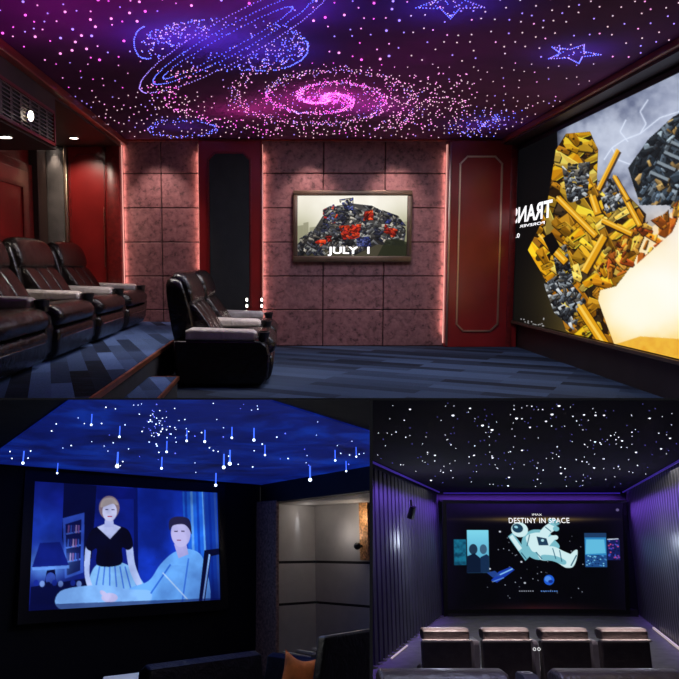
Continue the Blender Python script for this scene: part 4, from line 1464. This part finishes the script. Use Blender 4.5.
# coves with violet light strips round the top of the walls
def cove(name, p, q, label):
    o = MB().bar(p, q, .035, .035).cut(CL, 1).build(name, M['led_violet'], smooth=0)
    return tag(o, label, 'light strip')
cove('led_strip', lw(YV - .2, ZV - .05, .10), lw(11, ZV - .05, .10), 'violet light strip along the top of the slatted wall')
cove('led_strip', rw(YV - .2, ZV - .05, -.10), rw(11, ZV - .05, -.10), 'violet light strip along the top of the contoured wall')
cove('led_strip', (XL + .2, YV - .05, ZV - .07), (XR - .2, YV - .05, ZV - .07), 'violet light strip along the top of the screen wall')
struct(MB().bar((XL, YV - .22, ZV - .32), (XR, YV - .22, ZV - .32), .3, .06).build('trim_1', M['black_board'], smooth=0))
for p, q, e in (((XL + XR) / 2, YV - .35, 42), ):
    pass
dirs = [(lw(18, ZV - .18, .35), lw(18, 2.7, -.05), 40, 9.0), (rw(18, ZV - .18, -.35), rw(18, 2.7, .1), 40, 9.0)]
for p, q, e, ln in dirs:
    o = add_light('AREA', p, q, e * 3.2, (.25, .10, 1), shape='RECTANGLE', size=12.0, size_y=.12, spread=1.1)
    xax = Vector((KX, 1, 0)).normalized(); zax = -(q - p).normalized(); zax = (zax - xax * zax.dot(xax)).normalized(); yax = zax.cross(xax)
    o.rotation_euler = Matrix((xax, yax, zax)).transposed().to_euler()
add_light('AREA', ((XL + XR) / 2, YV - .5, ZV - .06), ((XL + XR) / 2, YV + .1, 2.9), 80, (.25, .08, 1), shape='RECTANGLE', size=6, size_y=.1, spread=1.7)

# stage and curved screen
stg = [(XL + .15, YV), (XL + .15, YV - .55), (XL + 1.6, YV - .22), ((XL + XR) / 2, YV - .10), (XR - 1.6, YV - .22), (XR - .15, YV - .55), (XR - .15, YV)]
struct(MB().prism([(x - .12, yy) for x, yy in stg], 'z', 0, .20).build('trim_2', M['black_board'], smooth=0))
ps = empty('projection_screen', (0, 0, 0)); tag(ps, 'curved projection screen showing a floating astronaut on black', 'projection screen')
TL3 = radians(10)
def sc3(x, z, off=0.0):
    dz = z - .20
    return Vector((x, 23.9 - dz * sin(TL3) - off, .20 + dz * cos(TL3)))
xl, xr, zt, zb = 5.035, 10.40, 3.375, .20
PF = [(447, 503), (624, 503), (624, 611), (447, 611)]
c = Canvas(360, 220, PF, (4, 4, 8))
c.blob(535, 503, 120, 15, (34, 18, 82), .9); c.blob(447, 540, 14, 60, (16, 10, 40), .6); c.blob(624, 540, 14, 60, (16, 10, 40), .6)
c.blob(540, 612, 44, 5, (70, 26, 30), .7)
c.blob(535, 519.5, 44, 2.6, (150, 120, 50), .8, 2)
c.blob(535, 519.5, 60, 1.2, (120, 100, 60), .5)
c.cloud(14, 3, .25, (10, 8, 22))
rr = random.Random(3)
for k in range(60):
    x, y_ = rr.uniform(485, 585), rr.uniform(530, 600)
    c.ell(x, y_, .5, .45, (210, 220, 240), rr.uniform(.3, .9))
for x, y_ in ((500, 532), (487, 553), (521, 563), (524, 584.5), (489, 570)): c.ell(x, y_, 1.1, .9, (220, 226, 240), .9)
# poster tiles at the sides
c.poly([(454, 540), (466, 540), (466, 566), (454, 566)], (24, 110, 140)); c.cloud(4, 9, .7, (10, 40, 66), c.full([(454, 540), (466, 540), (466, 566), (454, 566)]))
c.poly([(467, 530.5), (488.5, 530.5), (488.5, 574), (467, 574)], (126, 214, 236), col2=(70, 150, 190))
c.ell(473, 550, 4.2, 5.4, (30, 52, 76)); c.poly([(466, 574), (467, 557), (474, 554), (481, 560), (482, 574)], (12, 26, 50), smooth=False)
c.ell(483, 550, 3.6, 5, (60, 96, 124)); c.poly([(480, 574), (480, 558), (486, 555), (488.5, 557), (488.5, 574)], (20, 44, 78))
c.poly([(585.5, 533.5), (607, 533.5), (607, 568), (585.5, 568)], (44, 130, 190)); c.poly([(585.5, 533.5), (607, 533.5), (607, 538), (585.5, 538)], (30, 60, 100))
c.poly([(587, 540), (605, 540), (606, 554), (586, 555)], (110, 200, 230), .8); c.poly([(585.5, 556), (607, 556), (607, 568), (585.5, 568)], (30, 70, 130), .9)
for k in range(40): c.ell(rr.uniform(586, 606.5), rr.uniform(556, 567), .8, .6, rr.choice(((130, 210, 240), (16, 40, 90), (70, 140, 200))))
c.poly([(607.5, 540), (620, 540), (620, 561), (607.5, 561)], (20, 30, 90))
for k in range(40): c.ell(rr.uniform(608, 619.5), rr.uniform(541, 561), .9, .8, rr.choice(((60, 80, 190), (120, 60, 160), (190, 70, 110), (20, 20, 60))))
c.line((608, 540), (619, 539.4), 1, (200, 210, 230))
# floating astronaut, head to the left and legs trailing to the lower right
wht = (206, 236, 240); mid = (120, 186, 200); shd = (40, 92, 116)
c.poly([(508, 537), (513, 533), (530, 557), (525, 562)], mid); c.poly([(509.5, 537.5), (512.6, 535), (522, 549), (518.5, 552)], wht); c.line((521, 553.5), (526, 560), 1, shd)
c.poly([(524, 536), (534, 530), (548, 532), (556, 541), (560, 548), (552, 558), (540, 561), (530, 558), (522, 548)], mid, smooth=True)
c.poly([(526, 538), (536, 533), (546, 535), (552, 543), (544, 551), (533, 552)], wht, smooth=True)
c.poly([(538, 551), (552, 547), (564, 552), (575, 558), (573, 566), (566, 569), (554, 562), (541, 561)], wht, smooth=True)
c.poly([(542, 556), (556, 557), (566, 562), (564, 566), (552, 562), (542, 561)], mid, smooth=True)
c.poly([(569, 558), (574, 552), (578, 551), (577, 560), (573, 568), (567, 568)], wht, smooth=True); c.line((571, 567), (577, 556), 1.2, shd)
c.ell(520, 530, 8.6, 7.6, wht, rot=.3); c.ell(518, 528.5, 5.6, 4.6, (26, 60, 84), rot=.3); c.ell(516.4, 527.2, 2, 1.3, (150, 210, 226), rot=.3)
c.poly([(540, 534), (546, 526), (553, 523), (558, 528), (551, 534), (546, 540)], wht, smooth=True); c.ell(557, 529, 3.2, 2.6, mid)
c.poly([(530, 546), (540, 544), (552, 536), (556, 539), (546, 549), (534, 553)], wht, smooth=True); c.ell(556, 538, 3, 2.4, wht)
c.poly([(537, 537), (547, 539), (549, 546), (539, 546)], (30, 60, 86)); c.ell(543, 541, 1.6, 1.4, (170, 220, 230))
for p, q in (((536, 553), (542, 560)), ((553, 549), (556, 560)), ((546, 527), (552, 532)), ((530, 535), (527, 547)), ((560, 551), (562, 563))): c.line(p, q, .9, shd, .9)
c.poly([(549, 519), (556, 518), (561, 524), (556, 527), (550, 524)], mid, .9)
# blue spacecraft and globe
c.poly([(490, 582), (498, 573), (510, 568), (514, 571), (506, 577), (496, 584)], (26, 60, 170)); c.line((497, 577), (512, 570), 1.3, (130, 190, 240)); c.line((492, 583), (503, 579), 1, (90, 140, 220))
c.poly([(486, 574), (494, 572), (500, 577), (492, 579)], (36, 70, 150), .9)
c.ell(548.5, 581.5, 5.2, 5.2, (30, 90, 210)); c.ell(547.5, 580.5, 3.4, 3, (90, 150, 236), .8); c.ell(550, 583, 2.4, 1.6, (16, 40, 130), .9)
for k in range(7): c.line((518 + k * 2.2, 592.7), (519.3 + k * 2.2, 592.7), 1.1, (170, 175, 190), .8)
for k in range(8): c.line((540 + k * 2.2, 592.9), (541.4 + k * 2.2, 592.9), 1.1, (90, 140, 220), .9)
c.ell(619, 510, 1.6, 1.4, (120, 110, 160), .8)
pc = c.mesh('picture', sc3(xl, zt), sc3(xr, zt), sc3(xr, zb), sc3(xl, zb), ps, .38, (KX, 1, 0))
def on_scr(px, row, off=.10):
    u = (px - 447) / 177; w_ = (row - 503) / 108
    p = sc3(xl + (xr - xl) * u, zt + (zb - zt) * w_)
    p.y += .38 * (1 - (2 * u - 1) ** 2) - off; p.x += KX * .38 * (1 - (2 * u - 1) ** 2)
    return p
bendf = lambda u: .38 * (1 - (2 * u - 1) ** 2)
fol = lambda x0: (lambda x: bendf((x - xl) / (xr - xl)) - bendf((x0 - xl) / (xr - xl)))
lettering('DESTINY IN SPACE', on_scr(538.5, 523), (1, 0, 0), (0, 0, 1), .22, M['letter_white'], ps, width=1.85, bold=.006, spacing=1.1, follow=fol(on_scr(537, 522).x))
lettering('IMAX', on_scr(537, 515.3), (1, 0, 0), (0, 0, 1), .085, M['letter_white'], ps, width=.30, bold=0)
fr = MB()
n = 24
def ribbon(z0, z1, o):
    for k in range(n):
        u0, u1 = k / n, (k + 1) / n
        P = []
        for u in (u0, u1):
            for z in (z0, z1):
                p = sc3(xl - .12 + (xr - xl + .24) * u, z, o); p += Vector((KX, 1, 0)) * .38 * (1 - (2 * u - 1) ** 2); P.append(p)
        fr.slab([P[0], P[2], P[3], P[1]], (0, .07, 0))
ribbon(zt, zt + .10, .02); ribbon(zb - .12, zb, .02)
for u in (xl - .12, xr):
    fr.slab([sc3(u, zb, .02), sc3(u + .12, zb, .02), sc3(u + .12, zt, .02), sc3(u, zt, .02)], (0, .07, 0))
fr.build('frame', M['black_plastic'], ps, smooth=0)
sk = MB()
for k in range(n):
    u0, u1 = k / n, (k + 1) / n
    P = []
    for u in (u0, u1):
        for z in (.0, zb - .12):
            p = sc3(xl - .12 + (xr - xl + .24) * u, zb - .1, -.02); p.z = z; p += Vector((KX, 1, 0)) * .38 * (1 - (2 * u - 1) ** 2); P.append(p)
    sk.slab([P[0], P[2], P[3], P[1]], (0, .04, 0))
sk.build('skirt', M['black_board'], ps, smooth=0)

# low strip lights along the foot of both walls
o = MB().bar(lw(15.6, .04, .12), lw(17.4, .04, .12), .025, .025).cut(CL, 1).build('floor_strip_light', M['strip_light'], smooth=0); tag(o, 'pale strip light at the foot of the slatted wall', 'strip light')
o = MB().bar(rw(14.0, .05, -.12), rw(20.6, .05, -.12), .045, .045).build('floor_strip_light', M['strip_light'], smooth=0); tag(o, 'pale strip light at the foot of the contoured wall', 'strip light')


def wall_spot(loc, tgt, label, e):
    t = empty('wall_spotlight', loc); tag(t, label, 'spotlight')
    d = (Vector(tgt) - Vector(loc)).normalized()
    MB().rod(d * -.16, d * .12, .07, 16, .085).build('housing', M['black_plastic'], t)
    MB().rod((0, 0, 0), Vector((-.0, .0, .30)), .025, 8).build('bracket', M['black_plastic'], t)
    MB().rod(d * .121, d * .13, .05, 16).build('lens', M['lamp_white'], t)
    add_light('SPOT', Vector(loc) + d * .2, tgt, e, (.72, .80, 1), spot_size=1.25, spot_blend=1.0, shadow_soft_size=.1)


wall_spot(lw(17.6, 2.85, .30), lw(17.9, 2.05, .02), 'small black spotlight washing the slatted wall', 0)
add_light('POINT', lw(17.6, 2.25, .75), None, 32, (.72, .80, 1), shadow_soft_size=.15)
add_light('POINT', rw(18.0, 2.2, -.8), None, 16, (.72, .80, 1), shadow_soft_size=.15)

# star lights
R3 = random.Random(21)
bright = [(482.5, 425), (492, 429.5), (516.5, 418), (453, 415), (552, 414), (559, 405.5), (546, 421), (595.5, 415), (604, 415), (649.5, 418), (595, 441.5), (622, 440.5),
          (410, 409), (435, 455), (492.5, 457.5), (474, 455), (431, 480), (508, 485.5), (509, 477), (561, 473), (594, 467.5), (590.5, 498.5), (636, 452), (670, 438), (661, 448.5), (584, 414.5), (522, 450), (530, 427), (470, 408)]
for x, y_ in bright:
    if y_ > 488: continue
    q = VIOLET.pix(x, y_, 'z', ZV)
    r = (1.35 if (x, y_) in bright[:6] else 1.0) / VIOLET.px_m(q)
    o = MB().ball((0, 0, 0), r, 2, (1, 1, .7)).build('star_light', M['star_w3'], smooth=60); o.location = q - Vector((0, 0, r * .3))
    tag(o, 'larger white star point set in the plain black ceiling of the violet room', 'star light', 'larger star points in the violet room')
q = VIOLET.pix(495, 430, 'z', ZV)
pts = []
for k in range(330):
    x = R3.uniform(375, 678); y_ = R3.uniform(402, 489)
    if y_ > 465 + .39 * (x - 373) - 7 or y_ > 470 - .44 * (x - 679) - 8 or y_ > 487: continue
    if R3.random() < .4 and not (470 < x < 620): continue
    k_ = R3.random()
    pts.append((x, y_, .65 if k_ > .8 else .42 if k_ > .4 else .5, 0 if k_ > .4 else 1))
dots('star_lights', pts, ZV, [M['star_w3'], M['star_b3']], 'many tiny white and blue star points strewn over the black ceiling', 'star lights')
add_light('POINT', VIOLET.pix(540, 415, 'z', ZV - .5), None, 6, (.22, .12, 1), shadow_soft_size=.3)


# cinema seats seen from behind
def make_seat(w, h, name='cinema_seat'):
    t = empty(name, (0, 0, 0))
    hw = w / 2
    MB().box(-hw, hw, .0, .16, .10, h - .17, .025, 3).build('backrest', M['cinema_leather'], t, wn=True)
    MB().prism([(.005, h - .155), (.20, h - .155), (.27, h - .11), (.26, h - .03), (.19, h), (.05, h - .005), (.005, h - .04)], 'x', -hw + .01, hw - .01, .03, 4).build('head_cushion', M['cinema_leather'], t, wn=True)
    MB().bar((-hw - .005, -.018, h - .162), (hw + .005, -.018, h - .162), .05, .028).build('piping', M['piping'], t, smooth=0)
    MB().box(-hw + .04, hw - .04, .17, .85, .26, .46, .05, 3).build('seat_cushion', M['cinema_leather'], t, wn=True)
    MB().box(-hw + .02, hw - .02, .12, .8, .0, .25, .02).build('base', M['cinema_leather'], t, wn=True)
    return t


pa = make_seat(.69, 1.05)
xs = [2.35, 3.205, 4.04, 4.89]
labs = ['first of the four dark leather seats, nearest the slatted wall', 'second dark leather seat from the slatted wall in the front row',
        'third dark leather seat from the slatted wall in the front row', 'last of the four dark leather seats, nearest the contoured wall']
for k, x in enumerate(xs):
    o = pa if k == 0 else copy_tree(pa)
    o.location = (x, 11.35, 0)
    tag(o, labs[k], 'cinema seat', 'front row of four leather seats')
cl = ['grey armrest console between the first and second front row seats', 'grey armrest console with two ring symbols in the middle of the front row', 'grey armrest console between the third and last front row seats']
for k in range(3):
    x0 = xs[k] + .355; x1 = xs[k + 1] - .355
    t = empty('armrest_console', ((x0 + x1) / 2, 11.42, 0)); tag(t, cl[k], 'console')
    hw = (x1 - x0) / 2 - .03
    MB().prism([(-.05, 0), (.9, 0), (.9, .80), (.3, .90), (.0, .88), (-.05, .82)], 'x', -hw, hw, .012, 2).build('body', M['console'], t, wn=True)
    if k == 1:
        for dx in (-.032, .032):
            mb = MB()
            for j in range(16):
                a0, a1 = 2 * pi * j / 16, 2 * pi * (j + 1) / 16
                mb.quad(*[(dx + r * cos(a), -.055, .775 + r * sin(a)) for r, a in ((.016, a0), (.016, a1), (.023, a1), (.023, a0))])
            mb.build('ring_symbol', M['letter_white'], t, smooth=0)

struct(MB().box(-4, 9, 2.0, 7.0, .0, .45).cut(CL, 1).build('floor_riser', M['grey_carpet'], smooth=0))
rear = make_seat(.84, 1.03)
rl = ['big dark leather seat top at the bottom edge on the slatted wall side', 'big dark leather seat top at the bottom edge on the contoured wall side']
for k, x in enumerate((1.03, 2.155)):
    o = rear if k == 0 else copy_tree(rear)
    o.location = (x, 5.06, .45)
    tag(o, rl[k], 'cinema seat', 'rear row of leather seats')
q = VIOLET.pix(530, 672, 'z', 1.33)
t = empty('armrest_console', (q.x, q.y, .45)); tag(t, 'pale armrest console with a cup ring between the two big rear seats', 'console')
MB().prism([(-.1, 0), (.2, 0), (.2, .84), (.16, .86), (.0, .86), (-.1, .8)], 'x', -.058, .058, .012, 2).build('body', M['console'], t, wn=True)
mb = MB()
for j in range(20):
    a0, a1 = 2 * pi * j / 20, 2 * pi * (j + 1) / 20
    mb.quad(*[(r * cos(a), .08 + r * sin(a) * 1.4, .864) for r, a in ((.026, a0), (.026, a1), (.042, a1), (.042, a0))])
mb.build('cup_ring', M['piping'], t, smooth=0)

# spots over the seats
for x in xs:
    add_light('SPOT', (x, 11.30, ZV - .1), (x, 11.42, 1.0), 1100, (1, .86, .84), spot_size=.33, spot_blend=.8, shadow_soft_size=.08)
add_light('AREA', (6.2, 18, ZV - .1), (6.2, 18, 0), 75, (1, .95, .97), shape='RECTANGLE', size=4, size_y=8)  # added unseen area lamp, neutral light on the carpet
add_light('SPOT', (1.6, 5.9, ZV - .1), (1.6, 5.3, 1.3), 22, (.5, .55, 1), spot_size=1.2, spot_blend=.8, shadow_soft_size=.1)

# dim night surroundings
wd = bpy.data.worlds.new('night'); scene.world = wd; wd.use_nodes = True
bg = wd.node_tree.nodes['Background']
bg.inputs[0].default_value = (.5, .5, .62, 1); bg.inputs[1].default_value = .012

# each room into its place in the building
for R_ in (BLUE, VIOLET):
    for o in R_.top:
        o.matrix_basis = R_.M @ o.matrix_basis
